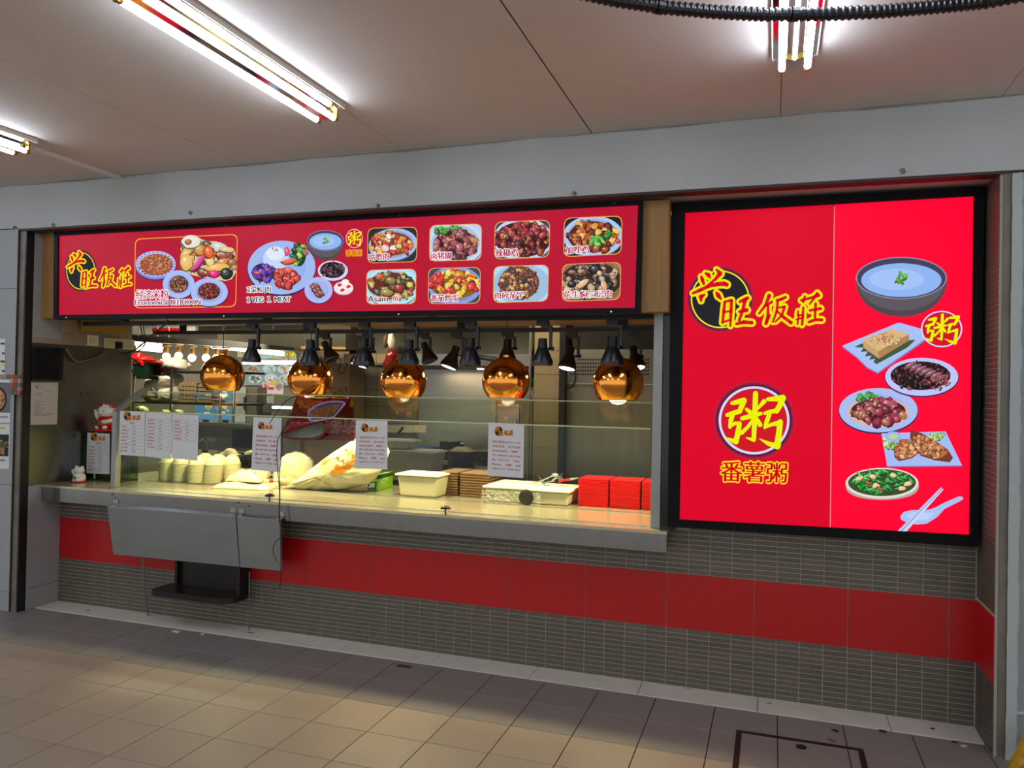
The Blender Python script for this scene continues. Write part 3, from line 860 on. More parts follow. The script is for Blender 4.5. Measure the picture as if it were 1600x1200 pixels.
# eight framed dishes
SW = [
    ((574.4, 356.2), (652.5, 354.2), (651.5, 409.3), (573.8, 411.7), '咕噜肉', (577.5, 407.7), (608, 406.5), (577.5, 396.8), '#20262c', (614, 382, 38, 25, '#a8bce8', -.12), (612, 381, 32, 18), ['#d8401c', '#b82018', '#e87830', '#c03020', '#e8a848', '#f0dcd8'], 46, 4.6, 'sweet and sour pork'),
    ((671.3, 351.8), (753.2, 349.2), (752.3, 406.4), (670.6, 408.9), '卤猪脚', (674.2, 406), (706.3, 405), (674.2, 395), '#b8cdf0', (712, 380, 44, 34, '#c4d8f6', 0), (712, 382, 34, 22), ['#6a1c28', '#8a2c38', '#501420', '#a85058', '#d88a48'], 44, 6, 'braised pork trotters'),
    ((572.7, 421.8), (650.8, 419.8), (649.9, 475), (572.5, 476), 'Asam', (575.7, 471.7), (606.6, 471.3), (575.7, 462.5), '#a8d8e8', (612, 448, 44, 30, '#b8e4f0', 0), (612, 446, 37, 20), ['#6a5024', '#8a6a30', '#b84828', '#5a2420', '#a8a848', '#3c4420', '#d8b060'], 44, 5.2, 'sour spiced fish'),
    ((669.2, 418.8), (751.4, 417.2), (750.3, 474.3), (668.7, 475.2), '番茄炒蛋', (673.9, 471.7), (716.8, 471.3), (673.9, 460.2), '#3a4458', (711, 446, 42, 30, '#8c9ce0', 0), (711, 444, 38, 22), ['#e82818', '#f8c028', '#f0a818', '#c81c28', '#fadc60', '#e85020'], 50, 5.6, 'tomato scrambled egg'),
    ((773.3, 346.5), (859.6, 343.3), (858.5, 402.2), (771.9, 405.6), '辣椒鸡', (775.3, 401.8), (810.1, 400.8), (775.3, 389.4), '#384050', (817, 374, 46, 34, '#c0d4f0', 0), (817, 374, 43, 27), ['#8a1c1c', '#b83828', '#6a1420', '#c86840', '#a02430', '#401014'], 90, 4.3, 'chilli chicken'),
    ((881.2, 340.3), (972.6, 336.9), (971.3, 397.1), (880.2, 401.8), '加哩鸡', (883.9, 397.1), (920.4, 395.7), (883.9, 385), '#14161c', (927, 369, 47, 32, '#b4c4ee', 0), (926, 370, 37, 24), ['#c86418', '#e89830', '#a83c10', '#5a1c0c', '#f0c058'], 42, 6, 'curry chicken'),
    ((771.2, 416), (857.8, 413.5), (856.4, 471), (770.5, 473.7), '肉碎茄子', (774.3, 467.8), (820, 466.4), (774.3, 456.8), '#a8c8f0', (815, 444, 52, 38, '#b4d8f8', 0), (811, 442, 31, 26), ['#6a3424', '#a86038', '#c8884c', '#282840', '#8a3020', '#4a2018', '#d8a868'], 110, 3.1, 'minced meat aubergine'),
    ((878.4, 412.8), (970.8, 409.3), (969.2, 468.6), (877.8, 471.4), '花生焖三层肉', (881.2, 466.4), (955.9, 464.8), (881.2, 455.1), '#8a6a4c', (926, 440, 60, 40, '#9c7450', 0), (924, 438, 46, 28), ['#a87c5c', '#c89c74', '#5a3c30', '#241c20', '#d8b088', '#8a6850'], 60, 6, 'braised pork belly with peanuts'),
]
for q in SW:
    tl, tr_, br, bl, cap, cbl, cbr, ctl, bg, pl_, fd, pal, n, r, nm = q
    p = newp(base=.0008, step=2.2e-5)
    R = rrect(tl, tr_, br, bl, .2)
    cx, cy = sum(a for a, b in R) / len(R), sum(b for a, b in R) / len(R)
    p.poly(R, '#f0a848')
    p.clip = [(cx + (x - cx) * .972, cy + (y - cy) * .962) for x, y in R]
    p.poly(p.clip, bg)
    p.poly(ell(pl_[0], pl_[1] + 2, pl_[2], pl_[3], 40, pl_[5]), shade(pl_[4], .55)); p.poly(ell(pl_[0], pl_[1], pl_[2], pl_[3], 40, pl_[5]), pl_[4]); p.poly(ell(pl_[0], pl_[1], pl_[2] * .86, pl_[3] * .84, 40, pl_[5]), shade(pl_[4], .88))
    food(p, *fd, pal, int(n * 1.35), r, under=shade(pal[2], .55))
    if '咕噜' in cap:
        for x, y, rr_, c in ((608, 370, 5, '#f2ece4'), (603, 388, 6, '#f0c8cc'), (624, 385, 5, '#c8c848'), (582, 388, 4, '#f0a030'), (594, 394, 5, '#e8b048')): blob(p, x, y, rr_, c, .8, .3)
    if '猪脚' in cap: food(p, 690, 360, 9, 5, ['#3a9a30', '#58b838', '#2a7a28'], 14, 3.4); food(p, 712, 356, 8, 3, ['#3a9a30', '#58b838'], 8, 3.2)
    if '加哩' in cap:
        food(p, 933, 376, 11, 8, ['#48b838', '#2a8a28', '#70d850'], 16, 3.8, (.5, .9)); food(p, 950, 368, 5, 5, ['#48b838', '#2a8a28'], 7, 3.6); blob(p, 962, 361, 6, '#f0d020', .5, .8); blob(p, 966, 377, 4, '#d82818')
    if '花生' in cap:
        for x, y, rr_, c, a_, ro in ((941, 436, 9, '#30282c', .9, 0), (941, 436, 4, '#b8a898', .9, 0), (930, 421, 10, '#1e1618', .7, 0), (911, 443, 11, '#e0b888', .4, -.6), (944, 446, 9, '#d8a478', .5, 1.3), (894, 444, 7, '#1c1a22', .7, 0), (937, 427, 4, '#e0b070', 1, 0), (907, 424, 4, '#c88858', .8, 0), (889, 436, 4, '#b88060', 1, 0)): blob(p, x, y, rr_, c, a_, ro, n=10, jag=.08)
    if cap == 'Asam':
        for x, y, rr_, c, a_, ro in ((594, 432, 7, '#c85030', .6, -.4), (611, 438, 9, '#8a7038', .6, .2), (605, 457, 11, '#9c8038', .5, .1), (624, 450, 8, '#8a2c20', .9, .3), (635, 460, 8, '#a8b058', .3, 1.4), (641, 445, 5, '#e0c050', .9, 0)): blob(p, x, y, rr_, c, a_, ro, n=10, jag=.1)
    p.clip = None
    p.text(cap, cbl, cbr, ctl, '#b8124c' if cap != 'Asam' else '#8a1430', outline=1.1, thick=.4)
    if cap == 'Asam': p.text('鱼', (614, 471.5), (623.7, 471.5), (614, 461.8), '#c0206c', outline=1.1, thick=.4)
    p.build('dish_picture', 'print_lit', sg, 'framed picture of ' + nm)

# ================================================================== TALL LIGHT BOARD ON THE RIGHT
YL = -0.10
O = [(1049, 318), (1539, 291.5), (1527.5, 855), (1043, 823)]
I = [(1070.5, 332), (1522, 306), (1515, 836), (1061.5, 812)]
lb = thing('light_board', 'tall glowing red light board with congee pictures on the tiled wall', 'sign', at(1290, 580, 0))
mb = MB()
for i in range(4):
    j = (i + 1) % 4
    mb.prism([at(*O[i], YL - .014), at(*O[j], YL - .014), at(*I[j], YL - .014), at(*I[i], YL - .014)], (0, 0.113, 0))
mb.build('frame', 'black_frame', lb)
st, sb = (1304, 318.5), (1297, 828)
MB().prism([at(*I[0], YL), at(*st, YL), at(*sb, YL), at(*I[3], YL)], (0, .02, 0)).build('face_panel', 'board_red', lb, label='left red panel with the logo')
MB().prism([at(*st, YL), at(*I[1], YL), at(*I[2], YL), at(*sb, YL)], (0, .02, 0)).build('face_panel', 'board_red_bright', lb, label='brighter right red panel with the food pictures')
MB().prism([at(1303.2, 318.5, YL - .002), at(1304.6, 318.5, YL - .002), at(1297.8, 828, YL - .002), at(1296.4, 828, YL - .002)], (0, .003, 0)).build('seam_strip', 'seam_white', lb)
mb = MB(); mb.tube([at(x, y, YL - .016) for x, y in ((1303, 322), (1306, 316), (1314, 312), (1322, 312), (1327, 316), (1330, 312))], .0025, 6); mb.build('wire_loop', 'wire', lb)
HALO2 = ['#c80430', '#a80438', '#800438', '#580430']
np_ = lambda base=.0006: Print(chart(YL), 4e-5, base)
p = np_(); draw_logo(p, 1125.3, 467.6, 46, 45.3, HALO2); p.build('logo', 'print_lit', lb, 'large shop logo of red characters edged in yellow over a black disc')
p = np_(); draw_zhou(p, 1178.3, 656.8, 55.5, 53.3, '#d00018', HALO2)
p.text('番薯粥', (1126, 752), (1229, 755), (1127, 720), '#d00018', outline=2.4, oc='#f8d820', thick=.6); p.build('congee_mark', 'print_lit', lb, 'yellow congee character in a ring with three characters below')
p = np_(); bowl_pic(p, 1408.3, 434.5, 71.3, 33, 495, 0); p.build('dish_picture', 'print_lit', lb, 'picture of a dark bowl of congee with scallion')
z6 = lambda L: [(1310 + x / 5.219, 390 + y / 5.219) for x, y in L]
z7 = lambda L: [(1300 + x / 5, 600 + y / 5) for x, y in L]
p = np_(.001); p.poly(z6([(30, 795), (150, 885), (235, 968), (320, 1012), (405, 955), (705, 745), (690, 655), (490, 600)]), '#7a80c8'); p.poly(z6([(30, 785), (490, 595), (690, 650), (700, 735), (400, 945), (320, 1003), (235, 958), (150, 875)]), '#a8c0f2')
p.poly(z6([(130, 795), (190, 765), (630, 735), (560, 800), (310, 935), (285, 915), (300, 890), (250, 900), (270, 865), (215, 870), (240, 830), (180, 835), (205, 800)]), '#3c5438')
p.poly(z6([(195, 740), (325, 830), (330, 890), (205, 800)]), '#c8a070'); p.poly(z6([(325, 830), (575, 690), (575, 742), (330, 890)]), '#b08050'); p.poly(z6([(195, 740), (430, 645), (575, 690), (325, 830)]), '#dcb47c')
food(p, 1310 + 390 / 5.219, 390 + 735 / 5.219, 26, 11, ['#e0b880', '#c89058', '#d0a070', '#f0d4a0'], 60, 2, (.4, .9), hi=.1); food(p, 1384, 530, 9, 5, ['#c82818', '#e04828'], 10, 2.4, (.15, .3))
p.build('dish_picture', 'print_lit', lb, 'picture of a fried turnip cake on a square plate')
p = np_(.004); draw_zhou(p, 1471, 514.2, 32.2, 28.4, '#d00020'); p.build('congee_mark', 'print_lit', lb, 'small yellow congee character in a white ring')
p = np_(.0045); plate(p, 1439.9, 588.9, 57, 29.7, '#c0c4f4', '#b4bcee'); food(p, 1438, 587, 46, 22, ['#2a1016', '#401820', '#1c080c', '#6a2834', '#301018'], 110, 3.6, (.25, .6), under='#1c080c')
for i in range(7): blob(p, 1421 + i * 8, 571 + i * 3.2, 11, '#8a5060', .26, -.5, n=10, jag=.12)
food(p, 1462, 597, 22, 12, ['#a84040', '#c87858', '#6a2024', '#882c30'], 40, 2.6, (.3, .6))
p.build('dish_picture', 'print_lit', lb, 'picture of dark preserved vegetable pork on an oval plate')
p = np_(.002); plate(p, 1372.4, 641, 61.4, 34.6, '#a8bcf0', '#9cb4ea'); p.poly(ell(1372, 644, 48, 23, 36), '#d8b8a8')
food(p, 1355, 621, 18, 5, ['#2f9a34', '#48b840', '#1f7a2a'], 20, 4.2)
food(p, 1372, 642, 42, 18, ['#78142c', '#981c38', '#5c1020', '#b04058', '#a86040'], 44, 7.2, (.7, 1), under='#5c1020', hi=.9)
p.build('dish_picture', 'print_lit', lb, 'picture of glossy red braised pork on a white plate')
p = np_(.006); p.poly(z7([(385, 390), (885, 376), (1015, 642), (430, 648)]), '#7a80c8'); p.poly(z7([(385, 385), (885, 370), (1013, 635), (430, 640)]), '#a4bcf2')
food(p, 1394, 690, 17, 13, ['#a8d868', '#c8e890', '#88b858'], 16, 5); p.poly(ell(1395, 682, 13, 8, 24), '#9ab4ee'); p.poly(ell(1395, 682, 7, 4, 20), '#b8d890')
food(p, 1463, 682, 12, 6, ['#9ad060', '#c0e080'], 10, 4.6)
f1 = z7([(480, 500), (540, 430), (600, 430), (640, 480), (675, 540), (620, 580), (520, 603), (485, 570)]); f2 = z7([(610, 355), (700, 385), (800, 440), (900, 510), (940, 575), (915, 610), (800, 595), (690, 560), (640, 500), (605, 420)])
for f_, c in ((f1, '#7a3c28'), (f2, '#7a3424')):
    p.poly(f_, c); cx, cy = sum(a for a, b in f_) / len(f_), sum(b for a, b in f_) / len(f_)
    p.clip = [(cx + (x - cx) * .95, cy + (y - cy) * .9 - 1) for x, y in f_]
    food(p, cx, cy - 1, 30, 20, ['#c87840', '#b06034', '#d89058', '#9c5030', '#e0a868'], 60, 4.6, (.4, .8), under='#b86c3c'); p.clip = None
p.build('dish_picture', 'print_lit', lb, 'picture of two fried fish steaks on a square plate')
p = np_(.003)
n = 24; p.poly([(1378.5 + 57 * math.cos(a), 757 + 24 * math.sin(a) ** .7) for a in [math.pi * i / n for i in range(n + 1)]], '#b0a8a0')
p.poly(ell(1378, 755, 57, 24, 44), '#e4dcd8'); p.poly(ell(1378, 754, 53, 21, 40), '#3a4a28')
for i in range(90):
    a = rng.uniform(0, 6.28); q = math.sqrt(rng.random()); blob(p, 1378 + 46 * q * math.cos(a), 752 + 17 * q * math.sin(a), rng.uniform(6, 10), rng.choice(['#1e8a2c', '#2aa83a', '#146a20', '#4cc04c']), .2, rng.choice([-.5, .4, -.2, .9, -1.0]) + rng.uniform(-.2, .2), n=8, jag=.05)
for x, y in ((1342, 747), (1363, 744), (1395, 742), (1368, 758), (1418, 755), (1408, 762)): blob(p, x, y, 6, '#e8c888', .6, rng.uniform(-.5, .5))
for x, y in ((1356, 754), (1375, 763)): blob(p, x, y, 6, '#c83828', .3, .5)
p.build('dish_picture', 'print_lit', lb, 'picture of stir-fried green beans in a white oval bowl')
p = np_(.001); p.poly(z7([(533, 1035), (560, 1000), (620, 985), (740, 985), (800, 968), (870, 930), (990, 878), (1020, 882), (1025, 898), (1000, 915), (880, 975), (820, 1040), (740, 1090), (660, 1098), (580, 1080), (540, 1060)]), '#a9c0f4'); p.poly(z7([(570, 1030), (640, 1000), (760, 1005), (800, 1010), (740, 1060), (640, 1070)]), '#bcd0fa')
for L, c in (([(500, 1160), (570, 1090), (850, 808), (860, 812), (560, 1163)], '#b4c8f6'), ([(530, 1163), (862, 820), (872, 822), (570, 1165)], '#c8d8fc'), ([(527, 1162), (861, 817), (863, 818), (532, 1163)], '#303a6a')): p.poly(z7(L), c)
p.build('cutlery_picture', 'print_lit', lb, 'picture of chopsticks over a spoon')

# ================================================================== CEILING LIGHTS, TRUNKING, HOSE
def make_fixture(loc, label):
    x, y, z = loc; L = 1.22
    t = thing('ceiling_light', label, 'light', loc, 'twin-tube fluorescent lights on the ceiling')
    MB().box(x - .085, x + .085, y - L / 2 - .02, y + L / 2 + .02, 2.925, 2.9495).build('body', 'fixture_white', t)
    mb = MB()
    mb.prism([(x - .08, y - L / 2, 2.924), (x - .03, y - L / 2, 2.905), (x, y - L / 2, 2.865), (x + .03, y - L / 2, 2.905), (x + .08, y - L / 2, 2.924)], (0, L, 0))
    mb.build('reflector', 'reflector', t)
    for s in (-1, 1):
        tb = MB().lathe((x + s * .047, y - L / 2 + .022, 2.872), [(0.0, 0), (.013, 0), (.013, L - .044), (0, L - .044)], 12, axis=(0, 1, 0)).build('tube', 'tube_glow', t, smooth=True)
        for e in (-1, 1):
            mb = MB().lathe((x + s * .047, y + e * (L / 2 - .023), 2.872), [(.0135, 0), (.0135, e * .02), (0, e * .02)], 12, axis=(0, 1, 0))
            mb.box(x + s * .047 - .011, x + s * .047 + .011, y + e * (L / 2 - .006) - .006, y + e * (L / 2 - .006) + .006, 2.86, 2.925)
            mb.build('end_socket', 'brass', tb)
    return t
f0 = make_fixture((0.767, -1.69, 2.9495), 'long twin-tube light on the ceiling above the middle of the counter')
dup(f0, (-1.19, -1.70, 2.9495), 'twin-tube light at the upper left, joined to the beam by a white trunking')
dup(f0, (2.877, -1.69, 2.9495), 'twin-tube light behind the black corrugated hose')
dup(f0, (0.767, -4.2, 2.9495), 'twin-tube light on the ceiling behind the viewer, middle row')
dup(f0, (-1.19, -4.2, 2.9495), 'twin-tube light on the ceiling behind the viewer, far side from the pillar')
dup(f0, (2.877, -4.2, 2.9495), 'twin-tube light on the ceiling straight above the viewer')
dup(f0, (4.95, -1.69, 2.9495), 'twin-tube light on the ceiling beyond the plaster pillar')
dup(f0, (-3.2, -1.69, 2.9495), 'twin-tube light on the ceiling over the neighbouring stall')
tag(MB().box(-1.29, -1.25, -1.06, YB - .001, 2.928, 2.9495).build('cable_trunking', 'fixture_white', loc=(-1.27, -.7, 2.9495)), 'white plastic cable trunking from the left ceiling light to the beam', 'trunking')
hp = [on(2, 2.72 , px, py) for px, py in ((880, -18), (960, 0), (1040, 12), (1120, 19), (1200, 23), (1290, 22), (1380, 18), (1460, 11), (1540, 3), (1640, -16))]
hs = []
for i in range(len(hp) - 1):
    for k in range(34): hs.append(hp[i] + (hp[i + 1] - hp[i]) * k / 34)
rad = [0.0165 if (i // 2) % 2 else 0.0205 for i in range(len(hs))]
hz = thing('corrugated_hose', 'black corrugated hose sagging below the ceiling in front of a light', 'hose', hp[4])
MB().tube(hs, rad, 14).build('hose', 'black_lamp', hz)
for i in (62, 150): MB().tube(hs[i:i + 5], 0.0218, 14).build('cable_tie', 'black', hz)
for px, z in ((940, 0), (1580, 0)):
    q = min(hs, key=lambda a: abs(a[0] - on(2, 2.72, px, 2)[0]))
    MB().tube([(q[0], q[1], q[2] + .02), (q[0], q[1], 2.9495)], .002, 5).build('hanger_wire', 'wire', hz)

# ================================================================== COUNTER AND GLASS GUARD
ZC = 0.862
ct = thing('counter', 'long stainless steel serving counter across the shop front', 'counter', (0.1, 0.3, 0.752))
MB().box(XL + .002, 2.295, -0.16, 0.95, 0.846, ZC).build('worktop', 'steel_top', ct)
MB().box(XL + .002, 2.295, -0.162, -0.10, 0.752, 0.8465).build('front_apron', 'steel_front', ct)
mb = MB()
for k in range(200): mb.box(-.2 + k * .0117, -.2 + k * .0117 + .006, 0.405, 0.413, ZC, ZC + .003)
mb.build('chrome_stud_row', 'chrome', ct, kind='stuff')  # row of small raised chrome studs drawing a bright dotted line
MB().box(-1.5, 2.19, 0.385, 0.395, ZC, ZC + .004).build('tray_edge', 'steel', ct)
for i, (px, py) in enumerate(((180, 778), (372, 785), (388, 790), (176, 772))):
    pp = at(px, py, -.162); MB().sphere((pp[0], -.164, pp[2]), .008, 1, 8).build('weld_mark', 'steel_dark', ct)

GY, GZ, GT = -0.05, 1.395, 1.535
gg = thing('glass_guard', 'sloping glass sneeze guard along the counter front', 'glass guard', (0.3, 0.0, ZC))
seams = [-1.515, 0.08, 1.10, 2.185]
for a, b in zip(seams[:-1], seams[1:]):
    MB().box(a + .0015, b - .0015, GY, GY + .006, ZC + .004, GZ).build('front_pane', 'glass', gg)
for a, b in zip(seams[:-1], seams[1:]):
    MB().hexa([(a + .0015, GY, GZ), (b - .0015, GY, GZ), (b - .0015, GY + .006, GZ - .0005), (a + .0015, GY + .006, GZ - .0005)],
              [(a + .0015, .2, GT), (b - .0015, .2, GT), (b - .0015, .206, GT - .003), (a + .0015, .206, GT - .003)]).build('sloping_pane', 'glass', gg)
MB().box(-1.515, 2.185, GY - .0008, GY + .008, GZ - .003, GZ + .005).build('front_glass_edge', 'glass_edge', gg)
MB().box(-1.515, 2.185, .199, .207, GT - .003, GT + .003).build('upper_glass_edge', 'glass_edge', gg)
MB().prism([(2.186, GY, ZC + .003), (2.186, GY, GZ), (2.186, .2, GT), (2.186, .55, GT), (2.186, .55, ZC + .003)], (.006, 0, 0)).build('end_pane', 'glass', gg)
MB().prism([(-1.519, GY, ZC + .003), (-1.519, GY, GZ), (-1.519, .2, GT), (-1.519, .5, GT), (-1.519, .5, ZC + .003)], (-.004, 0, 0)).build('end_pane', 'glass', gg)
mb = MB().box(-1.56, -1.522, GY - .02, GY + .03, ZC, GZ)
mb.build('end_post', 'steel_matte', gg, bevel=.002)
MB().hexa([(-1.56, GY - .02, GZ + .001), (-1.522, GY - .02, GZ + .001), (-1.522, GY + .03, GZ + .001), (-1.56, GY + .03, GZ + .001)],
          [(-1.56, .19, GT + .03), (-1.522, .19, GT + .03), (-1.522, .22, GT + .012), (-1.56, .22, GT + .012)]).build('sloping_post', 'steel_matte', gg)
MB().box(-1.515, 2.2, GY - .004, GY + .010, ZC, ZC + .0035).build('bottom_channel', 'steel', gg)
for i, (px, py) in enumerate(((421, 783), (696, 803))):
    q = on(2, ZC, px, py)
    k = thing('rubber_stop', ['black mushroom-shaped knob on the counter edge below the hanging wires', 'black mushroom-shaped knob on the counter edge in front of the clear tub'][i], 'stop', q, 'black knobs on the counter edge')
    MB().lathe((q[0], q[1], ZC), [(.005, 0), (.005, .032)], 8).build('stem', 'black', k)
    MB().lathe((q[0], q[1], ZC + .03), [(.031, 0), (.030, .006), (.022, .014), (.008, .018), (0, .018)], 14, cap0=True).build('cap', 'black', k, smooth=True)
# steel post on the right of the opening and dark jamb
tag(MB().box(2.197, 2.247, -0.075, -0.015, ZC, 2.03).build('corner_post', 'steel_matte', loc=(2.22, -.04, ZC), bevel=.002), 'square stainless post at the right end of the counter', 'post')
tag(MB().box(2.252, 2.335, -0.085, 0.07, ZC + .002, 2.02).build('jamb', 'black_gloss', loc=(2.29, 0, ZC)), 'dark jamb between the steel post and the light board', 'jamb')

# hinged flap panels hanging in front of the counter, black wall shelf, loose rods
def flap(name, label, pa, pb, pc, pd):
    a, b = at(*pa, -.195), at(*pb, -.195); c, d = at(*pc, -.14), at(*pd, -.14)
    t = thing(name, label, 'flap', (a + b) / 2)
    pn_ = MB().prism([a, b, c, d], (0, .012, 0)).build('panel', 'steel_matte', t)
    MB().prism([a, b, b + np.array([0, .03, .012]), a + np.array([0, .03, .012])], (0, .0, .004)).build('top_flange', 'steel', pn_)
    for f in (.04, .96):
        q = a + (b - a) * f
        mb = MB().lathe((q[0] - .02, q[1] + .015, q[2] + .014), [(.006, 0), (.006, .04)], 8, axis=(1, 0, 0), cap0=True, cap1=True)
        mb.box(q[0] - .02, q[0] + .02, -.168, -.1635, q[2] + .005, q[2] + .05)
        mb.build('hinge', 'chrome', pn_)
    return t
flap('steel_flap', 'wide stainless flap panel hanging under the counter edge', (168, 792), (368, 807.5), (374, 885.5), (177, 866))
flap('steel_flap', 'narrow stainless flap panel hanging under the counter, with wires over it', (370, 808), (438, 813.5), (439.5, 892), (375.5, 886))
ws = thing('wall_shelf', 'black wooden wall shelf with rounded corners under the steel flap', 'shelf', (-.75, -.1, .17))
n = 8
xa, xb = -1.06, -.42; zt = .235
front = -.225
poly = [(xa, -.012, zt), (xa, front + .05, zt)] + [(xa + .05 - .05 * math.cos(a), front + .05 - .05 * math.sin(a), zt) for a in [math.pi / 2 * i / n for i in range(n + 1)]] + [(xb - .09 + .09 * math.sin(a), front + .09 - .09 * math.cos(a), zt) for a in [math.pi / 2 * i / n for i in range(n + 1)]] + [(xb, -.012, zt)]
MB().prism(poly, (0, 0, -.035)).build('board', 'dark_shelf', ws, bevel=.002)
MB().box(-.99, -.44, -.02, -.008, zt, .52).build('back_panel', 'dark_shelf', ws)
MB().box(-.445, -.425, -.118, -.008, zt, .47).build('side_panel', 'dark_shelf', ws)
MB().box(-1.005, -.985, -.05, -.008, zt, .52).build('side_panel', 'dark_shelf', ws)
def rod(name, label, pts, r, m, cat='rod', n=6):
    t = MB().tube(pts, r, n).build(name, m, loc=tuple(float(q) for q in pts[-1]), smooth=True)
    return tag(t, label, cat)
e = on(2, .006, 231, 961)
rod('prop_rod', 'thin grey rod leaning from the wide steel flap to the kerb', [at(223, 872, -.12), at(225, 905, -.10), at(229, 945, -.07), (e[0], e[1], .008), (e[0] + .02, e[1] - .004, .007)], .006, 'wire_grey')
e = on(2, .006, 389, 989)
rod('stay_rod', 'thin straight rod with a hooked foot below the narrow steel flap', [at(390, 893, -.13), (e[0], e[1], .03), (e[0] - .012, e[1], .008), (e[0] + .03, e[1] + .01, .008)], .004, 'wire_grey')

# ================================================================== PAPERS ON GLASS AND WALLS
def sheet(name, label, cat, corners, Y, draw, m='paper', thick=.0008, group=None):
    P = [at(*q, Y) for q in corners]
    loc = (P[2] + P[3]) / 2
    t = thing(name, label, cat, loc, group)
    MB().prism(P, (0, thick, 0)).build('sheet', m, t)
    p = Print(chart(Y), 2e-5, .0002); p.flat = True; draw(p)
    if p.mb.f: p.build('printing', 'print_paper', t)
    return t
def lerp(c, u, v):
    tl, tr, br, bl = map(np.array, c)
    return tuple((tl * (1 - u) + tr * u) * (1 - v) + (bl * (1 - u) + br * u) * v)
def quadbar(p, c, u0, v0, u1, v1, col): p.poly([lerp(c, u0, v0), lerp(c, u1, v0), lerp(c, u1, v1), lerp(c, u0, v1)], col, layer=1)
def dashes(p, c, u0, u1, v, h, col, w=.03, gap=.012):
    u = u0
    while u < u1 - .01:
        ww = w * rng.uniform(.7, 1.1); quadbar(p, c, u, v - h * rng.uniform(.8, 1), min(u1, u + ww), v, col); u += ww + gap
def logo_on(p, c, u, v, k):
    ctr = lerp(c, u, v); w = abs(c[1][0] - c[0][0]); draw_logo(p, ctr[0], ctr[1], w * k, w * k * 1.15, yel='#e8a018', yel2='#f0b828', red='#c05010', ring='#5a4418', disc='#241c10')
def notice(label, corners):
    def draw(p):
        c = corners
        logo_on(p, c, .29, .155, .115)
        rows = [('我们即将在2月１3日', .12, .90), ('开始营业，请大家前', .12, .90), ('来支持我们，谢谢!', .12, .84)]
        for i, (s, a, b) in enumerate(rows):
            v = .375 + i * .085; p.text(s, lerp(c, a, v), lerp(c, b, v), lerp(c, a, v - .045), '#b83048', thick=.12, layer=1)
        rows = [('We will start operating', .12, .91), ('on February 13th.', .12, .91), ('Please come and', .12, .91), ('support us. Thank you!', .12, .91)]
        for i, (s, a, b) in enumerate(rows):
            v = .63 + i * .083
            ws_ = s.split(' ')
            if i in (1, 2):
                L = [len(w) for w in ws_]; tot = sum(L); sp = (b - a - tot * .042) / 2; u = a
                for w in ws_:
                    u2 = u + len(w) * .042; p.text(w, lerp(c, u, v), lerp(c, u2, v), lerp(c, u, v - .042), '#b02840', thick=.13, layer=1); u = u2 + sp
            else: p.text(s, lerp(c, a, v), lerp(c, b, v), lerp(c, a, v - .045), '#b02840', thick=.13, layer=1)
    return sheet('notice', label, 'notice', corners, GY - .0015, draw, group='opening notices on the glass')
notice('white opening notice on the glass left of the red folded banner', [(396, 652), (440, 653), (437, 738), (392.5, 734)])
notice('white opening notice on the glass right of the red folded banner', [(556, 656.5), (605.5, 657.5), (605, 733.5), (554.5, 732)])
notice('white opening notice on the glass above the cream dish tubs', [(763.5, 660), (819, 663), (817.5, 747), (761.5, 743)])
def menu(label, corners, rows, logo, Y=GY - .0015, split=.5):
    def draw(p):
        c = corners; v0 = .22 if logo else .12
        if logo: logo_on(p, c, .30, .10, .15)
        dv = .079 if logo else .077
        if logo: dashes(p, c, .40, .6, v0 + .052, .03, '#7a5a60')
        for i in range(rows + 1):
            v = v0 + dv * (i + (1 if logo else 0)); quadbar(p, c, .07, v, .92, v + .005, '#8a8a90')
        quadbar(p, c, .07, v0, .92, v0 + .005, '#8a8a90')
        vb = v0 + dv * (rows + (1 if logo else 0))
        for u in (.07, .92): quadbar(p, c, u, v0, u + .007, vb, '#9a9aa0')
        quadbar(p, c, split, v0 + (dv if logo else 0), split + .006, vb, '#8a8a90')
        for i in range(rows):
            v = v0 + dv * (i + (1 if logo else 0)) + dv * .72
            dashes(p, c, .09, .09 + rng.choice([.2, .26, .3]), v, .027, '#b4566a', .04)
            dashes(p, c, split + .03, split + rng.choice([.14, .16]), v, .022, '#706a6e', .026)
    return sheet('menu_sheet', label, 'menu', corners, Y, draw, group='menu sheets on the glass')
menu('menu sheet with the shop logo at the left end of the glass', [(187.5, 642.5), (226.5, 645), (225, 713), (185.5, 710.5)], 8, True)
menu('full menu sheet without a logo, middle one of three on the glass', [(228, 645), (268, 647), (267, 717.5), (226, 713)], 9, False)
menu('half-empty menu sheet, nearest the white bowls', [(269, 647), (310.5, 649), (308.5, 720), (268, 716)], 6, False)

# display box, cats and notice at the left end
cb = thing('display_box', 'green glass box on the left end of the counter holding a price sheet', 'box', (-1.92, .35, ZC))
BY0, BY1 = .19, .34
bz1 = 1.222
bx0 = -2.078
bx1 = -1.72
for nm, bb in (('front_pane', (bx0, bx1, BY0, BY0 + .005, ZC + .012, bz1)), ('side_pane', (bx0, bx0 + .005, BY0, BY1, ZC + .012, bz1)), ('side_pane', (bx1 - .005, bx1, BY0, BY1, ZC + .012, bz1))):
    MB().box(*bb).build(nm, 'glass_green', cb)
MB().box(bx0, bx1, BY0 - .004, BY1, ZC, ZC + .012).build('base', 'black', cb)
MB().box(bx0, bx1, BY0 - .004, BY1, bz1, bz1 + .008).build('lid', 'black', cb)
for x in (bx0 + .004, bx0 + .09): MB().box(x, x + .010, BY0 - .003, BY0 + .004, ZC + .012, bz1).build('corner_trim', 'glass_edge' if x > bx0 + .05 else 'green_plastic', cb)
menu('price sheet with the shop logo in front of the green glass box', [(136.5, 676), (171.5, 677.5), (171, 741), (135, 739.5)], 8, True, Y=BY0 - .006)

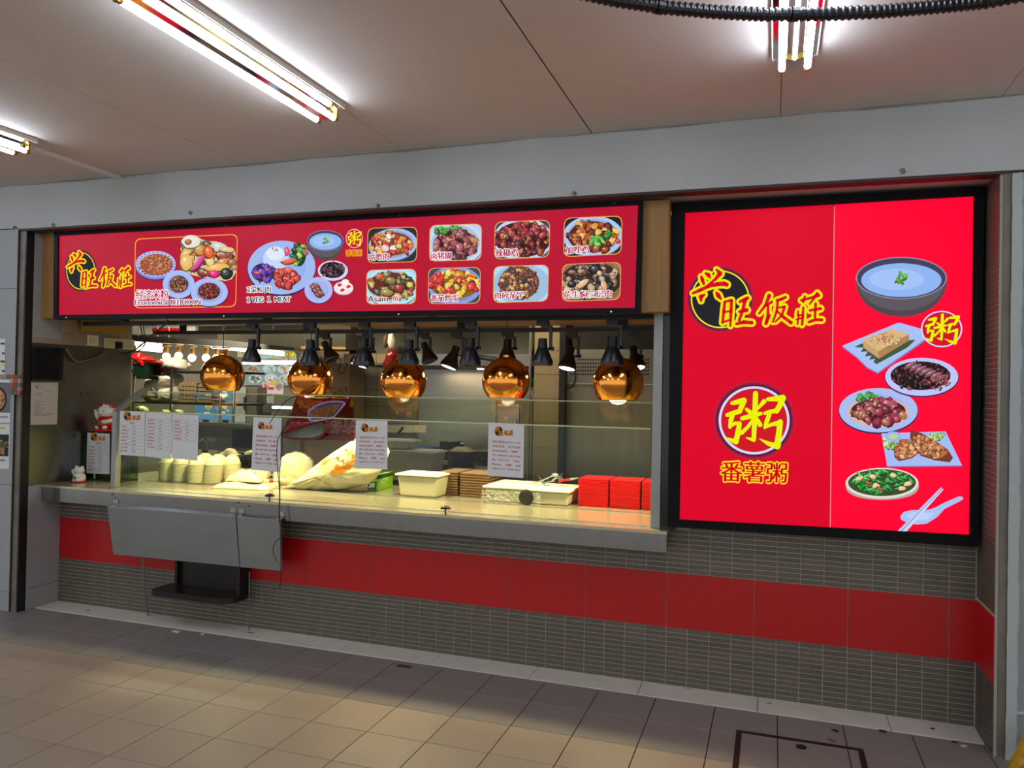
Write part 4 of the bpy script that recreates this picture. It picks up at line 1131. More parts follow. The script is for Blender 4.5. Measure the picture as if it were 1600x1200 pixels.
def cat_figure(name, label, c, k, main, face, cushion, big):
    x, y, z = c
    t = thing(name, label, 'figurine', c)
    MB().lathe((x, y, z), [(.9 * k, 0), (1.0 * k, .06 * k), (.95 * k, .14 * k), (.6 * k, .17 * k)], 20, cap0=True, cap1=True).build('cushion', cushion, t, smooth=True)
    MB().lathe((x, y, z + .15 * k), [(.55 * k, 0), (.72 * k, .2 * k), (.74 * k, .5 * k), (.62 * k, .85 * k), (.4 * k, 1.05 * k), (0, 1.1 * k)], 22).build('body', main, t, smooth='all')
    hd = MB().sphere((x, y - .08 * k, z + 1.5 * k), .62 * k, .8, 18, 1.15, .95).build('head', face, t, smooth='all')
    for s in (-1, 1):
        MB().lathe((x + s * .45 * k, y - .05 * k, z + 1.82 * k), [(.24 * k, 0), (.15 * k, .2 * k), (0, .34 * k)], 10, axis=(s * .35, 0, 1)).build('ear', 'red_gloss' if big else face, hd, smooth='all')
        MB().tube([(x + s * .28 * k - .1 * k, y - .64 * k, z + 1.52 * k), (x + s * .28 * k, y - .67 * k, z + 1.58 * k), (x + s * .28 * k + .1 * k, y - .64 * k, z + 1.52 * k)], .025 * k, 5).build('eye', 'black', hd)
        MB().sphere((x + s * .34 * k, y - .55 * k, z + .3 * k), .2 * k, .8, 10).build('foot', face, t, smooth='all')
    MB().tube([(x - .62 * k, y - .1 * k, z + .8 * k), (x - .85 * k, y - .2 * k, z + 1.2 * k), (x - .8 * k, y - .25 * k, z + 1.6 * k)], [.17 * k, .16 * k, .19 * k], 10).build('raised_paw', face, t, smooth='all')
    MB().tube([(x + .6 * k, y - .1 * k, z + .85 * k), (x + .5 * k, y - .5 * k, z + .75 * k), (x + .2 * k, y - .68 * k, z + .72 * k)], [.16 * k, .15 * k, .13 * k], 10).build('paw', face, t, smooth='all')
    MB().lathe((x, y, z + 1.06 * k), [(.46 * k, 0), (.5 * k, .05 * k), (.46 * k, .1 * k)], 18).build('collar', 'red_gloss' if not big else 'brass', t, smooth=True)
    MB().lathe((x + (.0), y - .69 * k, z + .62 * k), [(.22 * k, 0), (.2 * k, -.05 * k), (0, -.06 * k)], 14, axis=(0, 1, 0)).build('medallion', 'brass' if big else 'green_leaf', t, smooth=True)
    return t
cat_figure('lucky_cat', 'large red and white beckoning cat on top of the green glass box', (-1.94, .255, bz1 + .008), .100, 'red_gloss', 'ceramic', 'red_cloth', True)
q = on(2, ZC, 123, 751)
cat_figure('lucky_cat', 'small white beckoning cat on a red cushion at the left end of the counter', (-1.985, .06, ZC), .058, 'ceramic', 'ceramic', 'red_gloss', False)

# things on the left reveal, drawn in the chart of the plane x = XL
def chartx(X): return lambda x, y, h: tuple(on(0, X, x, y) + np.array([h, 0, 0]))
def xbox(px0, py0, px1, py1, depth, X=XL, extra=0):
    a, b = on(0, X, px0, py0), on(0, X, px1, py1)
    return (X + extra, X + extra + depth, min(a[1], b[1]), max(a[1], b[1]), min(a[2], b[2]), max(a[2], b[2]))
t = thing('black_board', 'flat black framed board on the steel reveal above the cream letter', 'panel', on(0, XL, 72, 595))
P = [on(0, XL + .001, *q) for q in ((50, 541), (97, 544), (96, 595), (49, 594))]
MB().prism(P, (.018, 0, 0)).build('frame', 'black', t, bevel=.002)
P = [on(0, XL + .019, *q) for q in ((53, 544.5), (94.5, 546.5), (93.5, 592.5), (52, 591))]
MB().prism(P, (.0015, 0, 0)).build('face', 'black_gloss', t)
c = [(48.5, 597.5), (91, 597.5), (89, 663), (47.5, 664)]
t = thing('letter', 'cream printed letter taped to the steel reveal below the black board', 'notice', on(0, XL, 68, 664))
MB().prism([on(0, XL + .001, *q) for q in c], (.0008, 0, 0)).build('sheet', 'paper_cream', t)
p = Print(chartx(XL + .002), 2e-5, .0002)
p.stroke([lerp(c, .17, .085), lerp(c, .2, .12), lerp(c, .27, .06)], .5, '#5a544c'); p.stroke([lerp(c, .2, .14), lerp(c, .22, .15), lerp(c, .27, .11)], .45, '#5a544c')
for u0, v, u1, h in ((.29, .08, .46, .008), (.3, .105, .38, .008), (.3, .14, .42, .008), (.55, .21, .82, .01), (.16, .27, .42, .012), (.16, .3, .38, .012), (.14, .46, .5, .01), (.14, .5, .34, .01), (.14, .53, .46, .01), (.46, .533, .9, .003), (.14, .57, .34, .01), (.14, .6, .28, .01), (.28, .603, .92, .003),
                     (.13, .64, .54, .014), (.13, .68, .44, .009), (.13, .7, .4, .009), (.13, .72, .4, .009), (.13, .75, .86, .009), (.13, .77, .8, .009), (.13, .79, .6, .009)): dashes(p, c, u0, u1, v, h, '#7a6e64', .05, .006)
p.build('printing', 'print_paper', t)
def wallbox(name, label, cat, px0, py0, px1, py1, d, m, parts=()):
    t = thing(name, label, cat, on(0, XL, (px0 + px1) / 2, py1))
    MB().box(*xbox(px0, py0, px1, py1, d, XL + .0008)).build('case', m, t, bevel=.002)
    for nm, a, dd, mm in parts: MB().box(*xbox(*a, dd, XL + .0008 + d)).build(nm, mm, t, bevel=.001)
    return t
wallbox('cable_trunking', 'short beige vertical trunking under the left end of the menu sign', 'trunking', 95, 497, 109, 520, .03, 'beige_paint')
wallbox('junction_box', 'yellow-beige junction box on the left reveal under the menu sign', 'box', 125, 498, 186, 522, .07, 'plastic_yellow', [('lid', (128, 500, 184, 520), .004, 'plastic_yellow')])
wallbox('light_switch', 'cream wall switch under the yellow junction box', 'switch', 136, 523, 152, 541, .012, 'plastic_white', [('rocker', (139, 527, 149, 538), .003, 'plastic_cream')])
t = wallbox('socket_row', 'row of cream sockets on the left reveal, black plug in one', 'socket', 162, 528, 206, 547, .03, 'plastic_white', [('socket_face', (164, 530, 184, 545), .004, 'plastic_cream'), ('socket_face', (187, 531, 205, 545.5), .004, 'plastic_cream')])
MB().box(*xbox(180, 534, 186, 545, .035, XL + .035)).build('plug', 'black', t)
def wirething(name, label, pts, r=.004, m='wire', cat='cable'):
    P = [np.array(q, float) for q in pts]; out = []
    for i in range(len(P) - 1):
        p0, p1, p2, p3 = P[max(i - 1, 0)], P[i], P[i + 1], P[min(i + 2, len(P) - 1)]
        for k in range(6):
            s = k / 6; out.append(.5 * ((2 * p1) + (p2 - p0) * s + (2 * p0 - 5 * p1 + 4 * p2 - p3) * s * s + (3 * p1 - p0 - 3 * p2 + p3) * s ** 3))
    out.append(P[-1])
    return tag(MB().tube(out, r, 6).build(name, m, loc=tuple(P[0]), smooth=True), label, cat)
wirething('wall_cable', 'grey cable looping down on the steel reveal from the sockets', [on(0, XL + .02, *q) for q in ((104, 545), (112, 558), (122, 565), (140, 562), (156, 556), (166, 549))], .006, 'wire_grey')
wirething('power_cable', 'black power cable rising from the socket plug to the sign box', [on(0, XL + .06, 182, 545), at(192, 552, .35), at(210, 547, .2), at(225, 535, .1), at(243, 519, .05), at(258, 507, 0), at(262, 500, -.02)], .006)
wirething('power_cable', 'thin black twin wire hanging by the left end of the light track', [at(219, 506, .02), at(222, 522, .03), at(226, 537, .04), at(213, 550, .12), at(190, 554, .3)], .0035)
wirething('power_cable', 'second thin wire beside the twin wire at the left end of the track', [at(223, 506, .02), at(226, 524, .03), at(227, 537, .05), at(214, 552, .13)], .0035)

# posters on the left pillar
def pillar_poster(label, corners, draw):
    return sheet('poster', label, 'poster', corners, YB - .003, draw, group='posters on the left pillar')
def d1(p):
    c = [(-30, 592), (17.5, 594), (16, 661), (-30, 660)]
    p.poly([(-30, 596), (17, 598), (16, 645), (-30, 644)], '#6a7078', 1)
    p.clip = [(-30, 596), (17, 598), (16, 645), (-30, 644)]; p.k = 2
    p.poly(ell(-4, 624, 15, 20, 30), '#1c1c20'); p.poly(ell(-4, 624, 12, 16, 30), '#c88a50'); food(p, -4, 624, 11, 14, ['#d8985c', '#b87038', '#e0b080'], 30, 3); p.clip = None
    quadbar(p, [(-20, 650), (12, 650), (12, 653), (-20, 653)], 0, 0, 1, 1, '#9a9aa0')
pillar_poster('upper food poster cut by the picture edge, bowl of brown food', [(-30, 592), (17.5, 594), (16, 661), (-30, 660)], d1)
def d2(p):
    p.poly([(-30, 678), (14, 679), (13, 713), (-30, 712)], '#26282c', 1)
    p.clip = [(-30, 678), (14, 679), (13, 713), (-30, 712)]; p.k = 2; food(p, -2, 696, 15, 16, ['#3c3020', '#c88a48', '#5a4a38', '#a06a38', '#6a7040'], 40, 3.4); p.clip = None
    quadbar(p, [(-20, 666), (8, 667), (8, 671), (-20, 670)], 0, 0, 1, 1, '#c8c878'); dashes(p, [(-20, 716), (8, 716), (8, 722), (-20, 722)], 0, 1, .8, .6, '#9a6070', .12)
pillar_poster('lower food poster on the left pillar, dark dish photo', [(-30, 662), (15.5, 663), (14, 733), (-30, 731)], d2)
def d3(p):
    for i, y in enumerate((534, 549, 562, 577)): dashes(p, [(0, y), (7.5, y), (7.5, y + 5), (0, y + 5)], .1 + .3 * (i % 2), 1, .9, .7, '#3a3a40', .3)
    p.poly(ell(3, 569.5, 4, 2.4, 14), '#e8d890', 3)
pillar_poster('narrow white label strip above the mosaic band', [(-14, 529), (8.5, 529), (7.5, 585), (-14, 585)], d3)

# ================================================================== LAMPS ABOVE THE COUNTER
def wbox(px0, py0, px1, py1, Y, d):
    a, b, c = at(px0, py0, Y), at(px1, py1, Y), at((px0 + px1) / 2, py0, Y)
    e = at((px0 + px1) / 2, py1, Y)
    return (min(a[0], b[0]), max(a[0], b[0]), Y, Y + d, e[2], c[2])
t = thing('light_track', 'front black light track just under the menu sign', 'track', (.2, .12, 2.015))
MB().box(-1.95, 2.19, .022, .058, 2.005, 2.033).build('rail', 'black_lamp', t)
for x in (-1.6, -.4, .8, 1.9): MB().box(x, x + .05, .028, .052, 2.033, 2.074).build('bracket', 'black', t)
t = thing('light_track', 'rear black light track behind the pendant lamps', 'track', (.2, .5, 1.975))
MB().box(-1.75, 2.28, .485, .515, 1.975, 2.002).build('rail', 'brown_lamp', t)
for x in (-1.5, -.4, .8, 1.9): MB().box(x, x + .05, .49, .51, 2.002, 2.07).build('bracket', 'black', t)

def spot(label, px, pyt, pyb, Y, ztrack, tilt, lit, m, aim=0.0):
    a, b = at(px, pyt, Y), at(px, pyb, Y); H = a[2] - b[2]
    top = np.array([a[0], Y, a[2]])
    t = thing('track_spotlight', label, 'spotlight', (a[0], Y, a[2]), 'track spotlights above the counter')
    ax = Vector((math.sin(tilt), math.sin(aim), -math.cos(tilt))).normalized()
    R = H * .42
    sh = MB().lathe(top, [(0, -.01), (R * .40, -.008), (R * .42, 0), (R * .45, H * .3), (R * .52, H * .36), (R * .98, H * .82), (R, H * .86), (R, H * .98), (R * .9, H), (R * .86, H * .93), (0, H * .9)], 20, axis=ax).build('shade', m, t, smooth=True)
    c = Vector(top) + ax * (H * .955)
    MB().lathe(c, [(0, 0), (R * .84, 0), (R * .84, .004), (0, .006)], 18, axis=ax).build('lens', 'led_face' if lit else 'black_gloss', sh)
    MB().box(a[0] - .035, a[0] + .035, Y - .017, Y + .017, ztrack - .03, ztrack - .0005).build('adapter', m, t)
    xa = a[0] + .045
    mb = MB().box(a[0] - .01, xa + .012, Y - .009, Y + .009, ztrack - .045, ztrack - .03)
    mb.box(xa - .004, xa + .012, Y - .009, Y + .009, a[2] - .06, ztrack - .045); mb.box(a[0] + .015, xa + .012, Y - .009, Y + .009, a[2] - .06, a[2] - .045)
    arm = mb.build('arm', m, t)
    MB().lathe((xa + .012, Y, a[2] - .052), [(.012, 0), (.012, .01), (0, .01)], 10, axis=(1, 0, 0)).build('knob', m, arm)
    if lit:
        L = bpy.data.lights.new('spot_light', 'SPOT'); L.energy = 8; L.spot_size = 1.2; L.spot_blend = .6; L.color = (1, .93, .82); L.shadow_soft_size = .03
        lo = bpy.data.objects.new('spot_light', L); link(lo); lo.parent = t
        pos = c + ax * .012 - Vector(ORG[t.name]); lo.location = pos
        lo.rotation_euler = ax.to_track_quat('-Z', 'Y').to_euler()
    return t
front = [(394, 532, 566), (485, 533, 572), (569, 531, 572), (640, 533, 570), (735, 530, 571), (848, 531, 571), (957, 528, 571)]
fl_lab = ['black track spotlight left of the second pendant lamp', 'black front track spotlight directly above the second pendant lamp', 'black track spotlight between the second and third pendant lamps',
          'black front track spotlight directly above the third pendant lamp', 'black track spotlight left of the fourth pendant lamp', 'black track spotlight in front of the cream tile column', 'black front track spotlight above the fifth pendant lamp']
for (px, a, b), l in zip(front, fl_lab): spot(l, px, a, b, .04, 2.005, 0.0, False, 'black_lamp')
rear = [(507, 536, 566, .5, False), (573, 538, 574, -.25, True), (662, 537, 568, .4, False), (713, 543, 577, -.28, True), (793, 532, 570, .0, False), (892, 544, 578, -.12, True), (989, 544, 578, .25, True)]
rl_lab = ['brown rear track spotlight turned aside behind the second pendant lamp', 'brown rear track spotlight showing a white glow under the third front spotlight', 'brown rear track spotlight turned aside behind the third pendant lamp',
          'lit brown track spotlight tilted left of the fourth pendant lamp', 'brown rear track spotlight right above the fourth pendant lamp', 'lit brown track spotlight left of the fifth pendant lamp', 'lit brown track spotlight right of the fifth pendant lamp']
for (px, a, b, tl, lit), l in zip(rear, rl_lab): spot(l, px, a, b, .5, 1.975, tl, lit, 'brown_lamp', aim=-.25 if lit else 0)

pend = [(348, 587.5), (485, 592), (631, 596), (791, 595.5), (966, 598)]
pn = ['leftmost', 'second from the left', 'middle one', 'fourth from the left', 'rightmost, glowing bulb showing']
for i, (px, py) in enumerate(pend):
    c = at(px, py, .27); R = .1515
    t = thing('pendant_lamp', 'copper globe pendant lamp above the counter, ' + pn[i], 'lamp', c, 'copper pendant lamps')
    prof = []
    for k in range(29):
        a = math.radians(-43 + (90 + 43 - 8) * k / 28); prof.append((R * math.cos(a), R * math.sin(a)))
    sh = MB().lathe(c, prof, 56).build('shade', 'copper', t, smooth='all')
    inn = [(r * .975, h * .975) for r, h in prof]
    MB().lathe(c, inn, 40).build('inner_lining', 'copper_in', sh, smooth='all')
    MB().lathe((c[0], c[1], c[2] + R * math.sin(math.radians(-43))), [(R * math.cos(math.radians(43)), -.002), (R * math.cos(math.radians(43)) + .0015, .001), (R * math.cos(math.radians(43)) - .004, .001)], 48).build('rim', 'brass', sh, smooth=True)
    MB().lathe((c[0], c[1], c[2] + R * .985), [(.026, -.004), (.026, .012), (.012, .02), (0, .022)], 16).build('cap', 'copper', sh, smooth=True)
    MB().tube([(c[0], c[1], c[2] + R * .98), (c[0], c[1], 2.05)], .0028, 6).build('cord', 'wire', t)
    zb = c[2] - (.105 if i == 4 else .03)
    MB().sphere((c[0], c[1], zb), .048 if i < 4 else .05, 1 if i < 4 else .5, 14).build('bulb', 'bulb_warm', t, smooth='all')
    MB().lathe((c[0], c[1], zb + .03), [(.02, 0), (.02, c[2] + R * .9 - zb - .03)], 10).build('bulb_holder', 'brass', t)
    L = bpy.data.lights.new('lamp_light', 'SPOT'); L.energy = PENDANT_W; L.spot_size = 2.3; L.spot_blend = .5; L.color = (1, .79, .46); L.shadow_soft_size = .05
    lo = bpy.data.objects.new('lamp_light', L); link(lo); lo.parent = t; lo.location = (0, 0, zb - .055 - c[2])

# ================================================================== THE KITCHEN BEHIND
def solid(name, label, cat, m, mb, loc, group=None, **k):
    return tag(mb.build(name, m, loc=tuple(float(q) for q in loc), **k), label, cat, group)
def sbox(name, label, cat, m, b, group=None, bevel=0.0):
    return solid(name, label, cat, m, MB().box(*b), ((b[0] + b[1]) / 2, (b[2] + b[3]) / 2, b[4]), group, bevel=bevel)
soff = struct(MB().box(-.35, 2.298, .005, 1.15, 2.075, 2.10), 'ceiling_soffit', 'wood_dark')
soff2 = struct(MB().box(-2.05, -.36, .005, 1.0, 2.085, 2.11), 'ceiling_soffit_left', 'steel_dark')
# right steel partition with perforated sheet
Y = 1.70
t = thing('steel_partition', 'brushed steel partition wall at the right end of the kitchen', 'partition', at(950, 770, Y))
b = wbox(881, 600, 1045, 600, Y, .03)
xl = at(881, 640, Y)[0]
zt_, zm = at(950, 600, Y)[2], at(950, 546, Y)[2]
MB().box(xl, 2.295, Y, Y + .03, 0, zt_).build('lower_sheet', 'steel_dark', t)
MB().box(xl, 2.295, Y - .006, Y + .024, zt_ + .001, zm).build('perforated_sheet', 'kitchen_wall', t, label='grey sheet with rows of small square holes')
hm = MB()
for r in range(5):
    for c in range(32):
        q = at(892 + c * 3.9, 562 + r * 5.7, Y - .006)
        if r == 0 and c < 3: continue
        hm.box(q[0] - .0065, q[0] + .0065, Y - .0075, Y - .0061, q[2] - .0065, q[2] + .0065)
hm.build('holes', 'black', t, kind='stuff')
MB().box(xl, 2.295, Y - .01, Y - .0065, zt_ - .004, zt_ + .006).build('joint_strip', 'steel', t)
sbox('dark_gap_box', 'dark box filling the gap above the perforated sheet', 'duct', 'kitchen_dark', (xl, 2.295, Y + .25, Y + .35, zm - .1, 2.3))  # plain dark box in place of the dark gap above the sheet
wirething('loop_cable', 'dark cable looping below the perforated sheet beside the black post', [at(x, y, Y - .03) for x, y in ((898, 579), (899, 590), (895, 602), (888, 606), (882, 603))], .005)
# black post and cream tile column
xb0, xb1 = at(872.5, 640, 1.6)[0], at(881.5, 640, 1.6)[0]
sbox('black_post', 'thin black post between the cream tile column and the steel partition', 'post', 'black', (xb0, xb1, 1.6, 1.68, 0.0, 2.45))
t = thing('tile_column', 'cream tiled column standing in the kitchen', 'column', at(855, 750, 1.85))
ca, cb_ = at(833.5, 640, 1.85)[0], at(874, 640, 1.85)[0]
zs_ = [.3] + [at(855, y, 1.85)[2] for y in (748, 700, 661, 623, 585, 548)] + [2.45]
MB().box(ca, cb_, 1.856, 2.1, 0, 2.45).build('core', 'grout', t)
for a, b in zip(zs_[:-1], zs_[1:]): MB().box(ca, cb_ - .001, 1.848, 1.857, a + .002, b - .002).build('tile', 'cream_tile', t)
solid('drain_pipe', 'thin grey pipe running up beside the cream tile column', 'pipe', 'wire_grey', MB().tube([(ca - .03, 1.83, .2), (ca - .03, 1.83, 2.4)], .012, 8), (ca - .03, 1.83, .2))
# hood and backsplash
t = thing('range_hood', 'wide dark stainless range hood over the stoves', 'hood', at(700, 570, 1.9))
hx0, hx1 = at(545, 560, 1.9)[0], at(830, 560, 1.9)[0]
hz0 = at(700, 571, 1.9)[2]; hz1 = at(700, 553, 1.9)[2]
MB().box(hx0, hx1, 1.9, 2.82, hz0, hz1).build('rim', 'steel', t)
MB().hexa([(hx0, 1.9, hz1), (hx1, 1.9, hz1), (hx1, 2.84, hz1), (hx0, 2.84, hz1)], [(hx0, 2.25, 2.45), (hx1, 2.25, 2.45), (hx1, 2.84, 2.45), (hx0, 2.84, 2.45)]).build('canopy', 'hood_steel', t)
MB().box(hx0 + .03, hx1 - .03, 1.93, 2.8, hz0 - .006, hz0).build('filter_panel', 'black', t)
sbox('backsplash', 'tall stainless backsplash glowing warm under the range hood', 'backsplash', 'steel', (at(655, 600, 2.8)[0], at(840, 600, 2.8)[0], 2.8, 2.85, .5, hz0 - .01))
# warm lamp under the hood
t = thing('hood_lamp', 'warm tube lamp under the range hood, hidden behind the lamps', 'lamp', (.05, 2.45, hz0 - .06))
MB().lathe((.22, 2.45, hz0 - .014), [(0, -.004), (.03, -.003), (.034, .006)], 12).build('lens', 'tube_warm', t)
L = bpy.data.lights.new('lamp_light', 'AREA'); L.energy = 7; L.size = .9; L.size_y = .05; L.shape = 'RECTANGLE'; L.color = (1, .72, .36)
lo = bpy.data.objects.new('lamp_light', L); link(lo); lo.parent = t; lo.location = (0, 0, .03)
# added tube lights that brighten the kitchen, unseen above the front signs
for i, (x, y, l) in enumerate(((-.9, 1.35, 'added unseen tube light above the left worktop'), (.9, 1.35, 'added unseen tube light above the middle worktop'), (-2.6, 1.3, 'added unseen tube light in front of the goods rack'), (-3.6, 2.8, 'added unseen tube light over the drinks stall aisle'), (-5.4, 3.4, 'added unseen tube light over the far aisle'))):
    t = thing('added_kitchen_light', l, 'light', (x, y, 2.499), 'added kitchen tube lights')
    MB().box(x - .6, x + .6, y - .03, y + .03, 2.46, 2.4985).build('body', 'fixture_white', t)
    MB().lathe((x - .58, y, 2.44), [(0, 0), (.013, 0), (.013, 1.16), (0, 1.16)], 10, axis=(1, 0, 0)).build('tube', 'tube_warm', t)
    L = bpy.data.lights.new('lamp_light', 'AREA'); L.energy = KITCHEN_W * (.5, .3, 1, 1.2, 1.2)[i]; L.size = 1.1; L.size_y = .05; L.shape = 'RECTANGLE'; L.color = (1, .86, .62)
    lo = bpy.data.objects.new('lamp_light', L); link(lo); lo.parent = t; lo.location = (0, 0, -.08)
# bright window slot, steamer, shelf
t = thing('window_slot', 'small bright window slot behind the range hood end', 'window', at(762, 567, 2.84))
MB().box(*wbox(742, 553, 778, 568, 2.835, .01)).build('pane', 'window_glow', t)
solid('stove_duct', 'dark sloping duct arm crossing the bright window slot', 'duct', 'black', MB().tube([at(735, 556, 1.85), at(775, 562, 1.85)], .02, 8), at(775, 562, 1.85))
t = thing('steamer_cabinet', 'stainless rice steamer cabinet left of the tile column', 'cabinet', at(800, 740, 2.15))
sx0, sx1 = at(774, 650, 2.15)[0], at(832, 650, 2.15)[0]
MB().box(sx0, sx1, 2.15, 2.6, .3, at(800, 626, 2.15)[2]).build('body', 'steel_dark', t, bevel=.004)
MB().box(sx0 + .02, sx1 - .12, 2.138, 2.15, at(800, 735, 2.15)[2], at(800, 632, 2.15)[2]).build('door', 'steel', t, bevel=.004)
MB().tube([(sx1 - .15, 2.12, at(800, 690, 2.15)[2]), (sx1 - .15, 2.12, at(800, 655, 2.15)[2])], .01, 8).build('handle', 'chrome', t)
t = thing('wall_shelf', 'steel shelf above the steamer with a curved steel panel behind', 'shelf', at(825, 615, 2.2))
MB().box(sx0, sx1, 2.15, 2.75, at(820, 616, 2.15)[2], at(820, 611, 2.15)[2]).build('board', 'steel', t)
MB().box(sx0, sx1, 2.75, 2.8, at(820, 616, 2.15)[2], 2.05).build('back_panel', 'kitchen_wall', t)
MB().lathe((at(805, 570, 2.5)[0], 2.5, at(820, 592, 2.5)[2]), [(.17, 0), (.17, .2), (.15, .24), (0, .25)], 20).build('steam_pot', 'steel', t, smooth=True)
gc = at(830, 607, 2.2)
mb = MB()
for i in range(6): mb.tube([gc + np.array([-.09 + .02 * i, -.01 * i, .0]), gc + np.array([.0, -.02, .03 + .01 * i]), gc + np.array([.1 + .01 * i, -.01, .03 + .018 * i])], [.012, .018, .004], 6)
solid('green_leaves', 'green leaves lying on the steel shelf above the steamer', 'vegetable', 'green_leaf', mb, gc)
# middle: beige pillar, sockets, mosaic band, grey tiles, plank cabinet, hanging bag
Y = 2.5
t = thing('beige_pillar', 'beige kitchen pillar with a coloured mosaic band', 'pillar', at(512, 640, Y))
px0, px1 = at(478, 600, Y)[0], at(546, 600, Y)[0]
MB().box(px0, px1, Y, Y + .3, 0, 2.45).build('core', 'beige_paint', t)
for r in range(4):
    for c in range(10):
        q0 = at(513 + c * 3.1, 607 + r * 3.6, Y)
        MB().box(q0[0] - .011, q0[0] + .011, Y - .005, Y - .0003, q0[2] - .012, q0[2] + .012).build('mosaic_square', rng.choice(['red_tile', 'cream_tile', 'brown_tray', 'egg_tray', 'cream_tile', 'plastic_yellow', 'kitchen_tile']), t)
t = thing('wall_socket', 'white socket box with hanging wires on the beige pillar', 'socket', at(531, 568, Y - .03))
MB().box(*wbox(526, 556, 537, 568, Y - .032, .03)).build('case', 'plastic_white', t)
MB().box(*wbox(529, 560, 534, 565, Y - .036, .004)).build('socket_face', 'grey_panel', t)
wirething('socket_wire', 'thin wire looping down from the white socket box', [at(x, y, Y - .04) for x, y in ((533, 567), (529, 578), (534, 584), (540, 575), (543, 560))], .004)
Yt = 2.82
t = thing('tiled_backwall', 'grey tiled back wall left of the backsplash', 'wall panel', at(600, 690, Yt))
tx0 = at(546, 620, Yt)[0]; tx1 = at(656, 620, Yt)[0]
MB().box(tx0, tx1, Yt + .008, Yt + .03, .6, at(600, 568, Yt)[2]).build('bed', 'floor_joint', t)
nx = 5
for i in range(nx):
    for j in range(6):
        z0 = .9 + j * .17
        MB().box(tx0 + (tx1 - tx0) * i / nx + .002, tx0 + (tx1 - tx0) * (i + 1) / nx - .002, Yt, Yt + .009, z0 + .002, z0 + .168).build('tile', 'kitchen_tile', t)
t = thing('plank_cabinet', 'pale plank cabinet strip on the wall under the hood', 'cabinet', at(570, 568, 2.6))
MB().box(*wbox(537, 553, 622, 568, 1.87, .028)).build('case', 'wood_dark', t)
for i in range(5): MB().box(*wbox(537.5 + i * 17, 553.5, 537.5 + i * 17 + 16, 567.5, 1.862, .008)).build('plank', 'cream_tile', t)
def bag(name, label, cat, m, outline, Y, thick, group=None, n=7, rough=.18, seed=1, zmin=None):
    """a soft bag: outline in the chart of plane Y, swollen to both sides"""
    r_ = random.Random(seed)
    P = [np.array(at(x, y, Y)) for x, y in outline]
    dense = []
    for i in range(len(P)):
        for k in range(4): dense.append(P[i] + (P[(i + 1) % len(P)] - P[i]) * k / 4)
    c = sum(dense) / len(dense); N = len(dense); vs = []; fs = []
    fr = [1.0 - .985 * (i / n) for i in range(n + 1)]
    ph = [r_.uniform(0, 6.28) for _ in range(6)]
    for sgn in (-1, 1):
        base = len(vs)
        for f in fr:
            for k, q in enumerate(dense):
                p_ = c + (q - c) * f
                d = thick * math.sqrt(max(0, 1 - f ** 2.2))
                w = 1 + rough * f * f * 1.6 * (math.sin(k * 1.1 + ph[0] + f * 5) * math.sin(f * 9 + ph[1]) + .6 * math.sin(k * .53 + ph[2]) + .4 * math.sin(k * 2.3 + f * 14 + ph[3]))
                vs.append(p_ + np.array([0, sgn * d * w, rough * thick * .6 * math.sin(k * 1.7 + f * 8 + ph[4]) * (1 - f) * f * f]))
        for i in range(n):
            for k in range(N):
                k2 = (k + 1) % N; fs.append((base + i * N + k, base + i * N + k2, base + (i + 1) * N + k2, base + (i + 1) * N + k))
    mb = MB().add(vs, fs)
    lo = min(P, key=lambda q: q[2])
    if zmin is not None: mb.v = [(x, y, max(z, zmin)) for x, y, z in mb.v]; lo = (c[0], Y, zmin)
    return tag(mb.build(name, m, loc=(c[0], Y, lo[2]), smooth='all'), label, cat, group)
bag('hanging_bag', 'red plastic bag hanging beside the range hood', 'bag', 'vinyl', [(606, 548), (616, 546), (620, 552), (618, 566), (612, 576), (600, 577), (598, 570), (604, 560)], 1.8, .05)
wirething('hanging_cloth_cord', 'dark cord holding the red hanging bag', [at(612, 500, 1.84), at(611, 530, 1.84), at(611, 549, 1.8)], .012)
bag('white_rag', 'white rag hanging above the red bag by the hood', 'cloth', 'plastic_white', [(607, 522), (614, 521), (617, 532), (615, 544), (609, 546), (606, 534)], 1.8, .03)
bag('tan_rag', 'tan rag hanging next to the white rag', 'cloth', 'cardboard', [(601, 524), (606, 523), (606, 540), (602, 545), (600, 534)], 1.82, .03)
# left: far wall with menu boards, blue screens, lamps
Yf = 4.77
def far_board(name, label, px, draw, m='paper', Y=Yf, pm='print_lit_far'):
    P = [at(*q, Y) for q in px]
    t = thing(name, label, 'board', (P[2] + P[3]) / 2)
    MB().prism(P, (0, .02, 0)).build('board', m, t)
    p = Print(chart(Y), 2e-5, .001); draw(p); p.build('printing', pm, t); return t
def dm(p):
    q = [(381, 571), (462, 573), (462, 603), (381, 602)]
    p.poly(q, '#8a9890', 1)
    for (x, y), pal in zip(((396, 577), (421, 576), (444, 577), (458, 578), (399, 592), (424, 591), (446, 592)), (['#d83820', '#60a040'], ['#a8b8a8', '#e8e0d0'], ['#d8b870', '#c07030'], ['#90b890', '#d0c8a0'], ['#3c7040', '#7a3028'], ['#d88040', '#e8e0d8'], ['#c8a868', '#7a9a40'])):
        p.poly(ell(x, y, 10.5, 7, 24), '#b8d0c4'); food(p, x, y, 7, 4.5, pal, 14, 1.8)
far_board('wall_menu', 'far wall menu of dish photos between the first two pendant lamps', [(381, 571), (462, 573), (462, 603), (381, 602)], dm)
def du(p):
    p.poly([(371, 546), (463, 552), (463, 562), (371, 558)], '#b0b898', 1)
    food(p, 453, 553, 8, 5, ['#e8d020', '#f0a020', '#70b040'], 14, 3); p.poly(ell(412, 556, 14, 5, 20), '#a8c4c0')
    p.text('米粉', (376, 554.5), (389, 555.4), (376, 549), '#c83828'); food(p, 440, 558, 9, 2, ['#c05030'], 6, 1.2)
